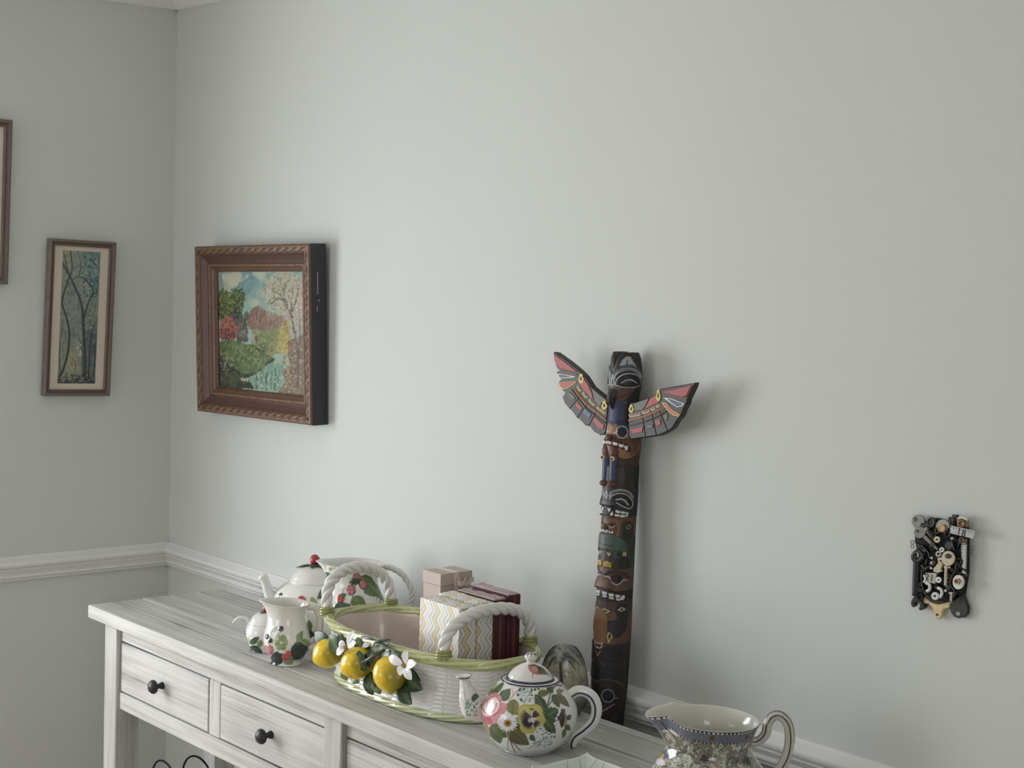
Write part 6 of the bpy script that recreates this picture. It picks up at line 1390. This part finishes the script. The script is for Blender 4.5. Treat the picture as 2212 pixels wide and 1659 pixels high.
# ================================================================== the transferware jug
J4 = lambda x, y: (1340 + x / 5.267, 1480 + y / 5.267); m4 = lambda q: [J4(*a) for a in q]
cx, by = 1527, 1758; Q = at(cx, by, 2, ZT); m = mpp(Q)
jg = thing('transferware_jug', 'wide-mouthed cream jug with blue patterned band, nearest at the right', 'jug', Q, facing(Q))
P, no = shell([(0, 0), (72, 0), (76, 3), (78, 8), (92, 20), (114, 44), (126, 70), (124, 92), (112, 112), (97, 132), (90, 148), (90, 164), (95, 184), (102, 202), (106, 210)], m, 360, 230, .0035, spout=(36, -2, .40, -3, 11, .58, .24))
pr = P[:no]; zr = np.linspace(0, 1, no)
def pa(p):
    idx = np.arange(p.X.size).reshape(P.shape[:2]); C = p.C.reshape(P.shape)
    a = np.linspace(0, 2 * math.pi, P.shape[1], endpoint=False)[None]; rowi = np.arange(no)[:, None]
    # printed mottling: vines and scrolls all round
    s = P[:no, :, 2] / m; ang = a * 9 + 0 * s
    f1 = fbm(ang * .9, s * .07, 3); f2 = fbm(ang * 1.9, s * .16, 8, 3)
    k = np.clip((f1 - .34) * 3.2 + .5 * np.clip((s - 120) / 40, 0, 1), 0, 1) * (s < 185); c = np.array((206, 208, 198.)) * (1 - k[..., None] * .8) + np.array((100, 97, 84.)) * k[..., None] * .8
    k2 = (np.abs(f2 - .5) < .05) * (s < 186) * .7; c = c * (1 - k2[..., None]) + np.array((60, 58, 52.)) * k2[..., None]
    k3 = (f2 > .66) * (s < 180) * .7; c = c * (1 - k3[..., None]) + np.array((200, 204, 190.)) * k3[..., None]
    C[:no] = c
    top = P[no - 1:no, :, 2] / m; dd = (top - P[:no, :, 2] / m)            # distance below the rim
    b = (dd > 3.5) & (dd < 27); C[:no][b] = (102, 108, 126)
    dots_ = b & ((np.sin(ang * 17 + np.floor(dd / 4)) > .78) & (np.mod(dd, 4) < 1.8)); C[:no][dots_] = (62, 66, 88)
    e = ((dd >= 1.2) & (dd < 5.0)); chk = np.sin(a * 70) + 0 * dd; C[:no][e & (chk > 0)] = (216, 216, 210); C[:no][e & (chk <= 0)] = (28, 28, 32)
    e2 = ((dd >= 25.5) & (dd < 29)); C[:no][e2 & (chk <= .1)] = (34, 34, 36); C[:no][e2 & (chk > .1)] = (150, 152, 150); C[:no][dd < 1.3] = (40, 40, 42)
    for q in (2.55, 4.75, 1.2, 5.6):
        w = (np.hypot((a - q) * 95, dd - 15) < 9) & b; C[:no][w] = (110, 98, 82); w2 = (np.hypot((a - q) * 95, dd - 15) < 5) & b; C[:no][w2] = (70, 58, 46)
    p.C = C.reshape(-1, 3)
    for q in ([(470, 480), (560, 570), (650, 660), (700, 790)], [(850, 660), (810, 700), (740, 750)], [(1330, 830), (1310, 900), (1330, 943)], [(620, 820), (700, 800), (770, 790)]): p.line(m4(q), 2.2, (34, 34, 34), 1.2)
    for x, y in ((1080, 770), (1180, 800), (1140, 720), (730, 850), (700, 900), (760, 900)): p.ell(*J4(x, y), 4.2, 4.6, (184, 186, 172), rag=.4); p.ell(*J4(x, y), 1.6, 1.6, (96, 92, 80))
    for x, y, r in ((460, 790, 60), (400, 870, 44), (520, 850, 30), (490, 800, 30)): p.ell(*J4(x, y), r / 5.267, r / 5.267, (72, 96, 158), rag=.35, seed=x)
    p.ell(*J4(460, 835), 7.5, 7, (206, 168, 76), rag=.3); p.ell(*J4(460, 910), 11, 8, (226, 226, 232), rag=.3); p.ell(*J4(530, 890), 4.5, 4, (190, 160, 160)); p.ell(*J4(575, 835), 8, 5, (66, 84, 48), rag=.5); p.ell(*J4(400, 820), 5, 6, (150, 176, 132), rag=.5); p.ell(*J4(490, 750), 6, 6, (176, 194, 160), rag=.5)
    p.ell(*J4(1080, 920), 5, 4, (170, 120, 126)); p.ell(*J4(960, 860), 10, 8, (48, 48, 44), rag=.5); p.ell(*J4(1430, 860), 10, 9, (52, 54, 50), rag=.5)
vessel(jg, P, no, cx, by, m, pa, base=(206, 208, 200), inner=(214, 212, 202), front=.9)
def relj(x, y): a = J4(x, y); x_, z_ = a[0] - cx, (by - a[1] + .0313 * (a[0] - cx)) / .95; return (x_ - .034 * z_, 0, z_)
hp = [relj(*q) for q in ((1440, 660), (1560, 642), (1640, 560), (1660, 460), (1720, 375), (1800, 365), (1880, 450), (1905, 600), (1880, 780), (1800, 930), (1690, 1060), (1600, 1110))]
P3 = smoothc(np.array(hp), 90) * m
hd = part('handle', tube(P3, np.interp(np.linspace(0, 1, 90), [0, .1, .5, 1], np.array([8.5, 7, 6.6, 8]) * m), 16, flat=1.5), mat('jug_handle_glaze', (196, 194, 184), rough=.15, coat=.5), jg)
t_, N_, B_ = frames(P3); o2 = np.cross(t_, np.array([0, 1., 0])); o2 *= np.sign((P3[45] - P3.mean(0)) @ o2[45])
M_jb = mat('jug_black_line', (30, 30, 32), rough=.2, coat=.4)
part('handle_line', tube(P3[2:88] + np.array([0, -8.2 * m, 0]) + o2[2:88] * 2.4 * m, 1.25 * m, 6), M_jb, hd)
part('handle_line', tube(P3[2:88] + np.array([0, 8.2 * m, 0]) + o2[2:88] * 2.4 * m, 1.25 * m, 6), M_jb, hd)
M_sp = mat('jug_sponge', (110, 104, 92), rough=.2, coat=.4, var=.5, vscale=300)
part('handle_back', tube(P3[28:60] + o2[28:60] * 4.6 * m, 3.8 * m, 10, flat=1.8), M_sp, hd)

# ================================================================== the square dish
c1, c2_ = at(1266, 1625, 2, ZT + .024), at(1139, 1653, 2, ZT + .022)
S = .128; dc = np.array([c1[0] + S / 2, (c1[1] + c2_[1]) / 2, ZT])
di = thing('square_dish', 'pale green square dish with upturned corners in front of teapot and jug', 'dish', dc)
n = 90; U, Vv = np.meshgrid(np.linspace(-1, 1, n), np.linspace(-1, 1, n))
def dsurf(off):
    rnd = 1 - .05 * (np.abs(U) * np.abs(Vv)) ** 6
    x, y = U * S / 2 * rnd, Vv * S / 2 * rnd
    e = np.maximum(np.abs(U), np.abs(Vv)); z = .005 + .013 * np.clip((e - .5) / .5, 0, 1) ** 2 + .008 * (np.abs(U) * np.abs(Vv)) ** 5 - .004 * np.clip(e - .5, 0, 1) * np.cos(U * 2.2) * np.cos(Vv * 2.2) + off
    return np.stack([x, y, np.maximum(z, 0.0002 if off < 0 else .003)], -1)
topS, botS = dsurf(0.0), dsurf(-.0045)
p = Paint(U * 100, Vv * 100, (202, 210, 204)); p.put(np.arange(p.X.size), np.clip((np.maximum(np.abs(p.X), np.abs(p.Y)) - 95) / 5, 0, 1), (222, 226, 222))
for q in ([(-60, 100), (-50, 60), (-10, 20), (60, 10)], [(-95, 70), (-60, 40), (-40, -20), (-60, -90)], [(-98, 30), (-70, 0), (-60, -60)], [(-30, 98), (-10, 60), (50, 50)], [(20, -90), (40, -20), (90, 0)]): p.line(q, 2.4, (150, 158, 152))
d_ = part('plate', grid(topS), mat('celadon_glaze', None, rough=.15, coat=.5), di, True, col=p.C)
ring_i = [(0, j) for j in range(n)] + [(i, n - 1) for i in range(1, n)] + [(n - 1, j) for j in range(n - 2, -1, -1)] + [(i, 0) for i in range(n - 2, 0, -1)]
edge = np.array([[topS[i, j] for i, j in ring_i], [botS[i, j] for i, j in ring_i]])
M_cel = mat('celadon_plain', (206, 213, 207), rough=.15, coat=.5)
part('plate_underside', join(grid(botS[::-1]), grid(edge, cv=True)), M_cel, di, True, fix=True)
